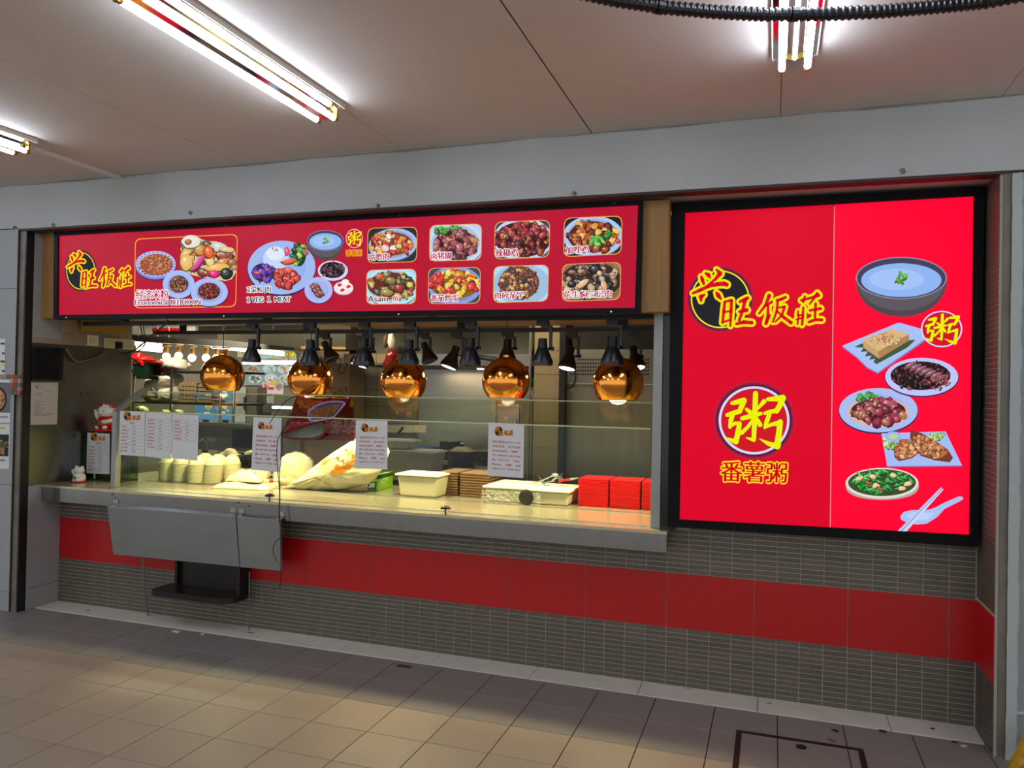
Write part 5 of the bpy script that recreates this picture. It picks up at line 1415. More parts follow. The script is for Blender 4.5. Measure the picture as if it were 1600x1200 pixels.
far_board('lit_sign', 'far lit food sign above the white tube lamp', [(371, 546), (463, 552), (463, 562), (371, 558)], du)
def dc(p):
    p.poly([(410, 597), (443, 597), (443, 616), (410, 615)], '#d8c0b0', 1)
    p.poly(ell(416, 602, 4, 5, 14), '#c83058'); p.poly(ell(426, 599, 6, 3, 14), '#e0b020'); p.poly(ell(436, 604, 6, 6, 16), '#a08c88'); p.poly([(415.5, 606), (416.5, 606), (416.5, 614), (415.5, 614)], '#c88080'); food(p, 436, 603, 3, 3, ['#c08040', '#604028'], 6, 1.2); p.poly([(419, 605), (428, 605), (428, 609), (419, 609)], '#b03848')
far_board('drinks_poster', 'pink drinks poster low on the far wall', [(410, 597), (443, 597), (443, 616), (410, 615)], dc, Y=4.2)
def dw(p):
    p.poly([(409, 618), (428, 618), (428, 630), (409, 630)], '#a8a498', 1); p.poly(ell(416, 623, 4, 3, 14), '#d8c8a0')
far_board('small_notice', 'small pale notice below the drinks poster', [(409, 618), (428, 618), (428, 630), (409, 630)], dw, Y=4.2)
def blue(p, x0, x1, y0, y1, cx, cy, c):
    p.poly([(x0, y0), (x1, y0), (x1, y1), (x0, y1)], '#4a86ac', 1)
    p.poly(ell(cx, cy, 7, 7, 24), '#3a4038'); p.poly(ell(cx, cy, 5.8, 5.8, 20), c); food(p, cx, cy, 4.5, 4.5, ['#e8d880', '#b0b060', '#f0e8c8'], 14, 1.6)
    p.poly([(cx - 6, y0 + 9), (x1 - 3, y0 + 9), (x1 - 3, y0 + 11), (cx - 6, y0 + 11)], '#98c850'); p.poly([(cx - 6, y0 + 2), (cx + 4, y0 + 2), (cx + 4, y0 + 7), (cx - 6, y0 + 7)], '#d8e8f0'); p.poly([(cx - 7, cy + 9), (cx + 2, cy + 9), (cx + 2, cy + 12), (cx - 7, cy + 12)], '#d8e8f0')
far_board('blue_menu_screen', 'left one of two blue menu screens under the first pendant lamp', [(304, 611), (335, 611), (335, 656), (304, 655)], lambda p: blue(p, 304.5, 334.5, 611.5, 655, 326, 635, '#e0d090'), 'screen_blue', Y=3.6)
far_board('blue_menu_screen', 'right one of two blue menu screens under the first pendant lamp', [(338, 609), (363, 609), (363, 656), (338, 656)], lambda p: blue(p, 338.5, 362.5, 609.5, 655.5, 350, 634, '#d8d8a8'), 'screen_blue', Y=3.6)
def tubelamp(label, a, b, Y, r, m):
    P0, P1 = at(*a, Y), at(*b, Y); t = thing('tube_lamp', label, 'lamp', P0)
    MB().tube([P0, P1], r, 10).build('tube', m, t)
    MB().tube([P0 + np.array([0, .02, r * 1.8]), P1 + np.array([0, .02, r * 1.8])], r * .9, 6).build('body', 'fixture_white', t); return t
tubelamp('cool white tube lamp over the far wall menu', (380, 567), (463, 567.5), 4.6, .02, 'tube_cool')
tubelamp('slanting warm tube lamp behind the first pendant lamp', (332, 541), (443, 553), 3.2, .024, 'tube_warm')
tubelamp('upper warm tube lamp at the left end of the kitchen', (208, 534.5), (252, 539), 3.2, .014, 'tube_warm')
tubelamp('lower warm tube lamp at the left end of the kitchen', (208, 544), (252, 548), 3.2, .02, 'tube_warm')
t = thing('wall_tube', 'cold glowing strip in the drinks counter below the far posters', 'lamp', at(440, 636, 3.9))
MB().box(*wbox(411, 632, 462, 645, 3.9, .3)).build('case', 'steel', t)
MB().box(*wbox(425, 635, 458, 638.5, 3.88, .015)).build('strip', 'tube_cool', t)
for i, (px, m, l) in enumerate(((368, 'grey_panel', 'tall grey cabinet door on the far wall'), (386, 'steel_dark', 'tall steel fridge door under the far wall menu'))):
    t = thing('far_cabinet', l, 'cabinet', at(px + 6, 660, 4.0))
    b_ = wbox(px, 605, px + 15, 665, 4.0, .3); MB().box(b_[0], b_[1], b_[2], b_[3], 0, b_[5]).build('door', m, t)
    MB().box(*wbox(px + 12, 620, px + 13.4, 640, 3.97, .03)).build('handle', 'chrome', t)
# long duct crossing the top left, pale canopy board above it
t = thing('ceiling_duct', 'long grey duct crossing high behind the bulbs', 'duct', at(320, 540, 2.2))
MB().prism([at(206, 524, 2.2), at(460, 537, 2.2), at(460, 548, 2.2), at(206, 533, 2.2)], (0, .3, 0)).build('duct', 'steel', t)
t = thing('pale_fascia', 'pale fascia board with a row of red tiles at the top left', 'board', at(250, 520, 3.4))
MB().box(*wbox(190, 509, 305, 522, 3.4, .05)).build('board', 'grey_panel', t)
for k in range(10): MB().box(*wbox(238 + k * 5.1, 512.5, 238 + k * 5.1 + 4, 519, 3.385, .016)).build('tile', 'red_tile', t)
t = thing('steel_canopy', 'dark steel canopy between the duct and the range hood', 'canopy', at(420, 530, 1.5))
MB().prism([at(340, 517, 1.6), at(540, 521, 1.6), at(540, 545, 1.6), at(470, 544, 1.6), at(340, 530, 1.6)], (0, .5, 0)).build('panel', 'hood_steel', t)
MB().prism([at(470, 541, 1.59), at(540, 542, 1.59), at(540, 546, 1.59), at(470, 545, 1.59)], (0, .01, 0)).build('lip', 'wood', t)
# bulbs on the left
def hang(name_, xs, y, z0, parent, z1=2.4995):
    for x in xs: MB().tube([(x, y, z0), (x, y, z1)], .006, 6).build('hanger_rod', 'wire_grey', parent)
for o in list(bpy.data.objects):
    if o.parent is None and o.get('category') and o.name.split('.')[0] in ('tube_lamp', 'pale_fascia'):
        ch = [c_ for c_ in o.children]; vs_ = [Vector(v.co) + o.location for c_ in ch for v in c_.data.vertices]
        x0_, x1_ = min(v.x for v in vs_), max(v.x for v in vs_); zt0 = max(v.z for v in vs_); yy = sum(v.y for v in vs_) / len(vs_)
        for f_ in (.15, .85):
            xx = x0_ + (x1_ - x0_) * f_; near_ = [v.z for v in vs_ if abs(v.x - xx) < (x1_ - x0_) * .3 + .02]
            MB().tube([(xx, yy, min(near_)), (xx, yy, 2.4995)], .005, 6).build('hanger_rod', 'wire_grey', o)
    if o.parent is None and o.name.split('.')[0] == 'blue_menu_screen':
        v0 = [Vector(v.co) + o.location for v in o.children[0].data.vertices]
        xm = sum(v.x for v in v0) / len(v0); MB().box(xm - .03, xm + .03, 3.61, 3.65, 0, min(v.z for v in v0) + .02).build('stand', 'black', o)
bl = [(260, 557), (279, 556), (300, 559), (322, 559), (338, 560), (353, 561)]
for i, (px, py) in enumerate(bl):
    c = at(px, py, 2.7); r = .042
    t = thing('hanging_bulb', ['leftmost', 'second', 'third', 'fourth', 'fifth', 'last'][i] + ' of the six glowing bulbs behind the left pendant lamp', 'bulb', (c[0], c[1], c[2] + .13), 'six glowing bulbs')
    MB().sphere(c, r, 1.05, 14).build('bulb', 'bulb_warm', t, smooth='all')
    MB().lathe((c[0], c[1], c[2] + r * .8), [(.018, 0), (.024, .02), (.024, .07), (.03, .075)], 12).build('socket', 'bulb_socket', t, smooth=True)
    MB().lathe((c[0], c[1], c[2] + .115), [(.05, 0), (.05, .012), (.02, .018), (0, .018)], 16).build('rose', 'plastic_white', t, smooth=True)
q0, q1 = at(252, 541, 2.7), at(362, 546, 2.7)
zb_ = max(o.location.z for o in bpy.data.objects if o.name.startswith('hanging_bulb'))
for o in [o for o in bpy.data.objects if o.name.startswith('hanging_bulb')]: MB().tube([(o.location.x, 2.7, o.location.z - .01), (o.location.x, 2.7, zb_ + .006)], .004, 6).build('wire', 'wire', o)
sbox('bulb_batten', 'dark batten that carries the six glowing bulbs', 'batten', 'steel_dark', (q0[0], q1[0], 2.66, 2.74, zb_ + .006, zb_ + .04))
bb_ = bpy.data.objects['bulb_batten']
for x in (q0[0] + .1, q1[0] - .1): MB().tube([(x, 2.7, zb_ + .03), (x, 2.7, 2.4995)], .006, 6).build('hanger_rod', 'wire_grey', bb_)
# rack with goods
Yr = 1.9
t = thing('goods_rack', 'wire rack with shelves of bags and egg trays at the back left', 'rack', at(270, 690, Yr))
rx0, rx1 = at(203, 600, Yr)[0], at(368, 600, Yr)[0]
for px in (209, 268, 345, 366):
    q = at(px, 600, Yr); MB().tube([(q[0], Yr, .0), (q[0], Yr, at(px, 577 if px != 209 else 540, Yr)[2])], .013, 8).build('upright', 'chrome', t)
SH = {}
for nm, py in (('a', 579.5), ('b', 629)):
    z = at(290, py, Yr)[2]; SH[nm] = z
    MB().box(rx0, rx1, Yr - .01, Yr + .45, z - .02, z).build('shelf', 'black', t)
for py in (587, 620): 
    z = at(230, py, Yr)[2]; MB().box(at(211, py, Yr)[0], at(249, py, Yr)[0], Yr - .03, Yr - .012, z - .008, z + .008).build('rail', 'brass', t)
bag('white_bag_bundle', 'white bag bundle tied with red on the upper rack shelf', 'bag', 'plastic_bag_clear', [(257, 560), (275, 557), (291, 563), (292, 578), (275, 579), (257, 579)], Yr + .12, .12, seed=3)
bag('white_bag_bundle', 'white bag bundle on the lower rack shelf, upper of two', 'bag', 'plastic_bag_clear', [(254, 585), (266, 582), (276, 584), (283, 592), (276, 603), (254, 604)], Yr + .12, .12, seed=4)
bag('white_bag_bundle', 'white bag bundle on the lower rack shelf, lower of two', 'bag', 'plastic_bag_clear', [(252, 606), (278, 604), (279, 616), (278, 628), (252, 628)], Yr + .12, .12, seed=5)
bag('white_bag_bundle', 'pale bag seen between the rack rails at the far left', 'bag', 'plastic_white', [(232, 592), (246, 591), (247, 627), (230, 628)], Yr + .16, .1, seed=6)
bag('red_bag_bundle', 'crumpled red plastic bags above the green basket', 'bag', 'red_cloth', [(207, 553), (216, 550), (222, 558), (232, 556), (240, 562), (252, 563), (255, 567), (232, 570), (228, 575), (214, 567), (208, 562)], Yr - .06, .07, rough=.35, seed=7)
t = thing('green_basket', 'dark green basket hanging on the rack under the red bags', 'basket', at(225, 592, Yr - .1))
P = [at(208, 569, Yr - .1), at(232, 568, Yr - .1), at(226, 592, Yr - .1), at(213, 592, Yr - .1)]
MB().prism(P, (0, .2, 0)).build('shell', 'green_plastic', t); MB().tube([P[0], P[1]], .012, 6).build('rim', 'green_plastic', t)
sbox('snack_box', 'red printed box standing on the rack beside the green basket', 'box', 'red_tile', wbox(233, 568, 254, 578.5, Yr + .04, .2))
# egg trays: each a thing with eggs
k = 0
for si, (px0, px1, pyb, nn) in enumerate(((280, 307, 614, 3), (310, 330, 616, 3), (280, 305, 628, 2), (307, 330, 628.5, 2))):
    for j in range(nn):
        a = at(px0, pyb - j * 6.2, Yr + .02); b = at(px1, pyb - j * 6.2, Yr + .02)
        nm = ['left upper stack', 'right upper stack', 'left lower stack', 'right lower stack'][si]
        t = thing('egg_tray', 'tray of brown eggs on the rack, %s, %s' % (nm, ['bottom', 'second', 'third'][j]), 'egg tray', ((a[0] + b[0]) / 2, Yr + .1, a[2]), 'egg trays on the rack')
        MB().box(a[0], b[0], Yr + .02, Yr + .22, a[2], a[2] + .022).build('tray', 'egg_tray', t)
        mb = MB(); ne = 5
        for i in range(ne):
            MB().sphere((a[0] + (b[0] - a[0]) * (i + .5) / ne, Yr + .05, a[2] + .017), .0145, 1.1, 8).build('egg', 'egg', t, smooth='all')
# pile of brass bits along glass top left
for i, (px, py, l) in enumerate(((222, 640, 'heap of yellow packets behind the left glass end'), (258, 643, 'small yellow packet behind the second menu sheet'), (279, 643, 'small yellow packet behind the third menu sheet'))):
    bag('yellow_packet', l, 'packet', 'plastic_bag', [(px - 10, py + 3), (px - 7, py - 4), (px, py - 6), (px + 7, py - 3), (px + 10, py + 3)] if i == 0 else [(px - 5, py + 3), (px - 2, py - 3), (px + 3, py - 3), (px + 6, py + 3)], 1.2, .04, rough=.4, seed=20 + i)
t = thing('wire_shelf', 'thin shelf behind the left glass end that holds the yellow packets', 'shelf', at(250, 646, 1.2))
zsh = min(o.location.z for o in bpy.data.objects if o.name.startswith('yellow_packet')) - .001
xs0, xs1 = at(206, 646, 1.2)[0], at(292, 646, 1.2)[0]
MB().box(xs0, xs1, 1.12, 1.265, zsh - .008, zsh).build('board', 'steel', t)
for x in (xs0 + .01, xs1 - .01): MB().box(x - .008, x + .008, 1.22, 1.236, .0, zsh - .008).build('leg', 'steel', t)
# kitchen benches behind the counter
t = thing('steel_workbench', 'long stainless workbench behind the serving counter', 'workbench', (0, 1.45, 0))
MB().box(-2.0, .75, 1.28, 1.68, .86, .90).build('worktop', 'steel_dark', t)
MB().box(-2.0, .75, 1.32, 1.68, 0, .86).build('body', 'kitchen_dark', t)
t = thing('stove_range', 'dark stove range under the backsplash', 'stove', (.2, 2.4, 0))
MB().box(-.75, .33, 2.1, 2.79, 0, .92).build('body', 'kitchen_dark', t)
MB().box(-.75, .33, 2.08, 2.79, .92, .95).build('worktop', 'steel_dark', t)
for i, (px, py, r, l) in enumerate(((704, 700, .10, 'black pot on the stove'), (752, 700, .14, 'wide black wok on the stove'))):
    c = at(px, py, 2.3); t = thing('cooking_pot', l + (' beside the wok' if i == 0 else ' by the steamer'), 'pot', (c[0], 2.3, .9505))
    MB().lathe((c[0], 2.3, .9505), [(r * .8, 0), (r, .02), (r, .16 if i == 0 else .09), (r * 1.06, .165 if i == 0 else .095), (r * .95, .15 if i == 0 else .085), (0, .03)], 20, cap0=True).build('pot', 'black', t, smooth=True)
    for s in (-1, 1): MB().tube([(c[0] + s * r, 2.3 - .03, 1.04), (c[0] + s * (r + .05), 2.3, 1.045), (c[0] + s * r, 2.3 + .03, 1.04)], .008, 6).build('handle', 'black', t)
t = thing('tall_pot', 'tall black pot lid and handle in the dark behind the notice', 'pot', (at(712, 690, 2.0)[0], 1.95, .9505))
sbox('side_bench', 'dark side table carrying utensils by the stove', 'table', 'kitchen_dark', (at(700, 700, 1.75)[0], at(765, 700, 1.75)[0], 1.75, 2.05, 0, .93))
t.location = (at(722, 690, 1.9)[0], 1.9, .9305); ORG[t.name] = tuple(t.location)
c = ORG[t.name]
MB().lathe(c, [(.11, 0), (.12, .02), (.12, .13), (.125, .135), (.06, .17), (0, .18)], 20, cap0=True).build('body', 'black', t, smooth=True)
MB().lathe((c[0], c[1], c[2] + .178), [(.015, 0), (.02, .02), (0, .028)], 10).build('lid_knob', 'black_gloss', t)
# clear tubs, blue basin and wok spatula on the workbench
def tub(name, label, b, m, ml, wall=.02, taper=.88, ribs=True):
    x0, x1, y0, y1, z0, z1 = b; cx, cy = (x0 + x1) / 2, (y0 + y1) / 2
    t = thing(name, label, 'tub', (cx, cy, z0))
    lo = [(cx + (x - cx) * taper, cy + (y - cy) * taper, z0 + .0004) for x, y in ((x0, y0), (x1, y0), (x1, y1), (x0, y1))]
    hi = [(x, y, z1 - .02) for x, y in ((x0, y0), (x1, y0), (x1, y1), (x0, y1))]
    MB().hexa(lo, hi).build('body', m, t, bevel=.012)
    MB().box(x0 - .012, x1 + .012, y0 - .012, y1 + .012, z1 - .019, z1 - .004).build('rim', ml, t, bevel=.004)
    MB().box(x0 + .02, x1 - .02, y0 + .02, y1 - .02, z1 - .004, z1 + .002).build('lid', ml, t, bevel=.002)
    return t
a, b = at(600, 733, 1.32), at(676, 733, 1.32)
tub('clear_tub', 'large clear plastic tub on the workbench right of the middle notice', (a[0], b[0], 1.32, 1.58, .9005, at(640, 704, 1.32)[2]), 'clear_plastic', 'clear_plastic')
a, b = at(600, 700, 1.45), at(648, 700, 1.45)
z_ = at(640, 704, 1.32)[2] + .0035
tub('clear_tub', 'smaller clear plastic tub stacked on the large clear tub', (a[0], b[0], 1.35, 1.55, z_, at(625, 687, 1.4)[2]), 'clear_plastic', 'clear_plastic')
q = at(655, 690, 2.15)
t = thing('blue_basin', 'blue plastic basin on the stove under the pale tiles', 'basin', (q[0], 2.25, .9505))
MB().lathe((q[0], 2.25, .9505), [(.11, 0), (.155, .10), (.165, .105), (.15, .10), (.105, .01), (0, .01)], 24, cap0=True).build('bowl', 'blue_plastic', t, smooth=True)
p0, p1 = at(614, 686, 1.9), at(630, 667, 1.9)
t = thing('wok_spatula', 'black-handled wok spatula leaning at the back of the bench', 'spatula', p0)
MB().tube([p0, p0 + (p1 - p0) * .5], .008, 6).build('shaft', 'chrome', t); MB().tube([p0 + (p1 - p0) * .45, p1], .016, 8).build('handle', 'black', t)
MB().box(p0[0] - .05, p0[0] + .02, 1.89, 1.91, p0[2] - .09, p0[2]).build('blade', 'steel', t)
t = thing('white_tile_strip', 'row of pale wall tiles low on the dark back wall', 'tiles', at(635, 675, 2.79))
for k in range(3): MB().box(*wbox(606 + k * 20, 664.5, 625 + k * 20, 676, 2.79, .02)).build('tile', 'plastic_white', t)
# left bench with sink back, faucet, dark basket, cloth
t = thing('sink_unit', 'steel sink back with a pale green glass panel behind the bowls', 'sink', at(350, 705, 1.75))
MB().box(*wbox(300, 666, 440, 705, 1.74, .02)).build('back_panel', 'steel', t)
MB().box(*wbox(363, 671, 396, 700, 1.72, .01)).build('glass_panel', 'glass_green', t)
MB().box(*wbox(300, 662, 440, 665.5, 1.70, .06)).build('rail', 'steel', t)
MB().tube([at(x, y, 1.70) for x, y in ((324, 703), (323, 690), (316, 686), (311, 688))], .009, 8).build('faucet', 'chrome', t)
t = thing('wire_basket', 'dark wire basket with a pale cloth behind the bag packs', 'basket', at(390, 735, 1.0))
bb = wbox(338, 712, 432, 738, 1.0, .22)
bb = (bb[0], bb[1], bb[2], bb[3], ZC + .0005 if bb[4] < ZC else bb[4], bb[5])
nb = 12
for i in range(nb):
    x = bb[0] + (bb[1] - bb[0]) * i / (nb - 1); MB().tube([(x, bb[2], .9), (x, bb[2], bb[5])], .004, 5).build('wire', 'black', t)
for k in range(4): MB().tube([(bb[0], bb[2], .9 + (bb[5] - .9) * k / 3), (bb[1], bb[2], .9 + (bb[5] - .9) * k / 3)], .005, 5).build('hoop', 'black', t)
MB().box(bb[0], bb[1], bb[2] + .01, bb[3], .885, .905).build('floor', 'black', t)
MB().box(bb[0], bb[1], bb[3], bb[3] + .012, .885, bb[5]).build('back', 'kitchen_dark', t)
bag('pale_cloth', 'crumpled pale cloth lying on the dark wire basket', 'cloth', 'plastic_bag', [(338, 713), (346, 707), (358, 700), (366, 702), (370, 708), (378, 713)], 1.02, .05, rough=.3, seed=31)
bag('pale_cloth', 'small scrap of pale cloth at the right end of the wire basket', 'cloth', 'plastic_bag', [(382, 712), (384, 706), (392, 703), (396, 706), (390, 712)], 1.03, .03, rough=.3, seed=32)

# ================================================================== GOODS ON THE COUNTER
# stacks of upturned cream bowls
bowl_mb = MB().lathe((0, 0, 0), [(.0640, 0), (.0672, .0015), (.0672, .0045), (.0625, .0062), (.0610, .012), (.0575, .030), (.047, .047), (.033, .056), (.030, .057), (.029, .0635), (.0255, .0635), (.025, .058), (0, .057)], 28)
bowl_me = None
stacks = [(262, .45, 'leftmost front stack'), (283.5, .44, 'second front stack'), (307, .43, 'third front stack'), (331, .47, 'front stack against the bag pack'),
          (286, .62, 'back stack behind the second front stack'), (320, .66, 'back stack under the third menu sheet'), (341, .64, 'middle back stack'), (362, .62, 'rightmost back stack')]
for px, y, nm in stacks:
    x = at(px, 740, y)[0]
    for k in range(13):
        z = ZC + .0045 + k * .0108
        lean = .0016 * k if 'bag pack' in nm else rng.uniform(-.0006, .0006)
        if bowl_me is None:
            o = bowl_mb.build('bowl', 'melamine', local=True, smooth=True); bowl_me = o
        else: o = bowl_me.copy(); link(o)
        o.location = (x + lean, y, z)
        tag(o, 'cream upturned bowl, %s, %s' % (('topmost' if k == 12 else ORD[12 - k] + ' from the top'), nm), 'bowl', 'stacked cream bowls')
t = thing('bowl_tray', 'flat grey tray that carries the stacked cream bowls', 'tray', (-1.2, .55, ZC))
MB().box(at(246, 740, .45)[0], at(378, 740, .62)[0] + .02, .345, .76, ZC + .0005, ZC + .004).build('sheet', 'steel_dark', t)

def slab(name, label, cat, m, quad, z0, h, seed=1, wav=.012, fold=0.0, group=None):
    """soft flat pack: quad on the counter plane (front-left, front-right, back-right, back-left)"""
    r_ = random.Random(seed); ph = [r_.uniform(0, 6) for _ in range(5)]
    Q = [np.array(on(2, ZC, *q)) for q in quad]; n = 14; vs = []; fs = []
    for lay in (0, 1):
        for j in range(n + 1):
            for i in range(n + 1):
                u, v = i / n, j / n
                p_ = (Q[0] * (1 - u) + Q[1] * u) * (1 - v) + (Q[3] * (1 - u) + Q[2] * u) * v
                e = min(u, 1 - u, v, 1 - v); ee = min(1, e / .12) ** .5
                if lay == 0: z = z0
                else: z = z0 + .004 + h * ee * (1 + fold * math.sin(u * 3.1)) + wav * ee * (math.sin(u * 7 + ph[0]) * math.sin(v * 5 + ph[1]) + .5 * math.sin(u * 15 + v * 6 + ph[2]))
                vs.append((p_[0], p_[1], z))
    N = (n + 1) ** 2
    for j in range(n):
        for i in range(n):
            a = j * (n + 1) + i
            fs += [(a, a + n + 1, a + n + 2, a + 1), (N + a, N + a + 1, N + a + n + 2, N + a + n + 1)]
    for i in range(n):
        for a, b in ((i, i + 1), ((n) * (n + 1) + i + 1, n * (n + 1) + i), ((i + 1) * (n + 1), i * (n + 1)), (i * (n + 1) + n, (i + 1) * (n + 1) + n)):
            fs.append((a, b, N + b, N + a))
    c = sum(Q) / 4
    t = thing(name, label, cat, (c[0], c[1], z0), group)
    MB().add(vs, fs).build('pack', m, t, smooth='all')
    return t, (lambda u, v: tuple((Q[0] * (1 - u) + Q[1] * u) * (1 - v) + (Q[3] * (1 - u) + Q[2] * u) * v)), z0 + h
t, f_, zt = slab('bag_pack', 'lower flat pack of printed plastic bags on the counter', 'pack', 'plastic_bag', [(330, 763), (418, 767), (441, 757), (357, 752)], ZC + .0005, .022, 2, .006)
t, f_, zt = slab('bag_pack', 'upper pack of plastic bags with orange print, folded at its right end', 'pack', 'plastic_bag', [(352, 759), (406, 762.5), (426, 749.5), (372, 747)], ZC + .036, .035, 3, .010, .5)
p = Print(lambda x, y, h: tuple(np.array(f_(x, y)) * [1, 1, 0] + np.array([0, 0, zt + .033 + h * .2])), 2e-5, .001)
p.ring(ell(.5, .55, .085, .16, 18), ell(.5, .55, .05, .09, 18), '#d83818'); blob(p, .2, .15, .07, '#d86828', .3, .2, hi=False, dark=False); blob(p, .33, .75, .06, '#c84820', .3, .1, hi=False, dark=False); blob(p, .75, .3, .06, '#d86828', .5, .3, hi=False, dark=False); blob(p, .47, .2, .045, '#484830', .3, 0, hi=False, dark=False); blob(p, .68, .85, .06, '#d04020', .4, 0, hi=False, dark=False)
o = p.build('printing', 'print_paper', t, kind='stuff'); sw_ = o.modifiers.new('wrap', 'SHRINKWRAP'); sw_.target = t.children[0]; sw_.wrap_method = 'PROJECT'; sw_.use_project_z = True; sw_.use_negative_direction = True; sw_.use_positive_direction = True; sw_.use_project_x = sw_.use_project_y = False; sw_.offset = .0012
t = thing('chopstick_pack', 'thin printed packet sticking out from the upper bag pack', 'packet', on(2, ZC, 428, 755))
MB().tube([on(2, ZC + .05, 412, 752), on(2, ZC + .05, 446, 750)], .014, 8).build('packet', 'plastic_bag', t)
MB().tube([on(2, ZC + .05, 420, 751.6), on(2, ZC + .05, 426, 751.2)], .0146, 8).build('label_band', 'red_tile', t)
# round shrink-wrapped bundles
for i, (px, py, rx, ry, Y, l) in enumerate(((462, 727, 29, 19, .70, 'large round bundle in clear wrap behind the big bag'), (441, 736, 13, 13, .64, 'small round bundle in clear wrap beside the wires'))):
    c = at(px, py, Y); k = 5.55 / FPX * 1.0
    R = rx * k; H = ry * k
    zb = ZC + .0005
    t = thing('wrapped_bundle', l, 'bundle', (c[0], Y, zb))
    top = at(px, py - ry, Y)[2] - zb
    t_mb = MB().lathe((c[0], Y, zb), [(R * .92, 0), (R, top * .12), (R, top * .45), (R * .86, top * .72), (R * .75, top * .84), (R * .55, top * .92), (R * .3, top * .97), (0, top)], 48, cap0=True)
    mbp = MB(); mbp.f = t_mb.f
    for (x, y, z) in t_mb.v:
        an = math.atan2(y - Y, x - c[0]); fz = (z - zb) / top; w_ = 1 + .035 * math.sin(an * 9 + i) * math.sin(fz * 5) + .02 * math.sin(an * 17 + fz * 11)
        mbp.v.append((c[0] + (x - c[0]) * w_, Y + (y - Y) * w_, zb + (z - zb) * (1 + .03 * math.sin(an * 5 + 1))))
    mbp.build('plates', 'plastic_bag', t, smooth='all')
    vs = MB().sphere((c[0], Y, zb + top * .42), R * 1.05, top * .62 / (R * 1.05), 24)
    r_ = random.Random(i); vs.v = [(x + .008 * math.sin(z * 90 + x * 60), y + .008 * math.sin(x * 110 + z * 40), max(zb, z + .007 * math.sin(x * 90 + y * 60))) for x, y, z in vs.v]
    vs.build('wrap', 'wrap', t, smooth='all')
big = bag('printed_bag', 'big cream plastic bag with orange print slumped on the counter', 'bag', 'plastic_bag', [(438, 765), (455, 755), (474, 742), (500, 722), (530, 701), (554, 686), (580, 684), (602, 690), (609, 706), (600, 730), (588, 746), (574, 757), (548, 764), (515, 768), (492, 771), (476, 771), (455, 769)], .50, .12, n=9, rough=.12, seed=11, zmin=ZC + .001)
p = Print(chart(.3), 4e-5, 0.0)
rng2 = random.Random(5)
for x, y, r in ((512, 739, 5), (518, 733, 6), (526, 735, 6), (534, 730, 6), (540, 724, 6), (543, 716, 5), (538, 709, 4), (533, 711, 3), (494, 724, 5), (489, 727, 4), (500, 721, 4), (522, 740, 4), (546, 730, 4), (527, 705, 2.5)):
    p.poly([(x + r * (1 + rng2.uniform(-.4, .4)) * math.cos(a), y + r * .8 * (1 + rng2.uniform(-.4, .4)) * math.sin(a)) for a in [i * .57 for i in range(11)]], '#e08414', 1)
for x, y in ((548, 704), (549, 719), (552, 709)):
    for a in range(5): p.poly(ell(x + 2.6 * math.cos(a * 1.257), y + 2.6 * math.sin(a * 1.257), 1.6, 1.4, 8), '#cc3c30', 2)
p.text('IAA', (508, 717), (528, 727), (511, 711), '#6a6c40', layer=3)
for i in range(7): p.poly([(480 + i * 4, 745 + i * 2.6), (483 + i * 4, 746 + i * 2.6), (482 + i * 4, 748 + i * 2.6), (479 + i * 4, 747 + i * 2.6)], '#a89858', 2)
t = big
o = p.build('bag_printing', 'print_paper', big, kind='stuff')
sw_ = o.modifiers.new('wrap', 'SHRINKWRAP'); sw_.target = big; sw_.wrap_method = 'PROJECT'; sw_.use_project_y = True; sw_.use_project_x = sw_.use_project_z = False; sw_.use_negative_direction = True; sw_.use_positive_direction = True; sw_.offset = .002; sw_.cull_face = 'OFF'
# green cling film box
A, B = on(2, ZC, 574.5, 769), on(2, ZC, 588, 768); u = (B - A); wlen = np.linalg.norm(u); u = u / wlen
Cc = on(2, ZC, 622, 758); v = Cc - B; v = v / np.linalg.norm(v)
Hh = .112; Ll = .30
t = thing('film_box', 'green and dark cling film carton beside the big bag', 'carton', (A + B) / 2 + v * .15)
up = np.array([0, 0, 1.0])
base = [A, B, B + v * Ll, A + v * Ll]
MB().hexa([q + up * .001 for q in base], [q + up * Hh for q in base]).build('box', 'green_box', t, bevel=.002)
MB().hexa([q + up * .0005 + (v * -.001) for q in base[:2]] + [base[1] + v * .006 + up * .0005, base[0] + v * .006 + up * .0005], [q + up * Hh * .62 + v * -.001 for q in base[:2]] + [base[1] + v * .006 + up * Hh * .62, base[0] + v * .006 + up * Hh * .62]).build('dark_end', 'green_box_dark', t)
nrm_s = np.cross(v, up); nrm_s = nrm_s if nrm_s @ u > 0 else -nrm_s
p = Print(lambda x, y, h: tuple(B + v * x + up * y + nrm_s * h), 2e-5, .0008)
p.poly([(.0, .085), (.3, .085), (.3, .112), (.0, .112)], '#2c5a34', 1); p.text("LACY'S", (.03, .045), (.20, .05), (.035, .078), '#f4f4d8', off=.02, layer=3); p.poly([(.05, .033), (.17, .038), (.17, .042), (.05, .037)], '#e8f0b0', 2)
p.build('side_printing', 'print_gloss', t)
nrm_e = -v
p = Print(lambda x, y, h: tuple(A + u * x + up * y + nrm_e * h), 2e-5, .0022)
p.text("LACY'S", (.004, .082), (wlen * .75, .082), (.004, .100), '#f4f4d8', layer=1); p.text('300', (.010, .030), (wlen * .82, .030), (.010, .064), '#f0f0ec', off=.03, layer=1)
p.build('end_printing', 'print_gloss', t)
# cream lidded tub
a, b = at(620, 770, .44), at(683, 770, .44)
tub('lidded_tub', 'cream translucent food tub with lid on the counter', (a[0], b[0], .44, .64, ZC, at(650, 740, .44)[2]), 'plastic_cream', 'plastic_white')
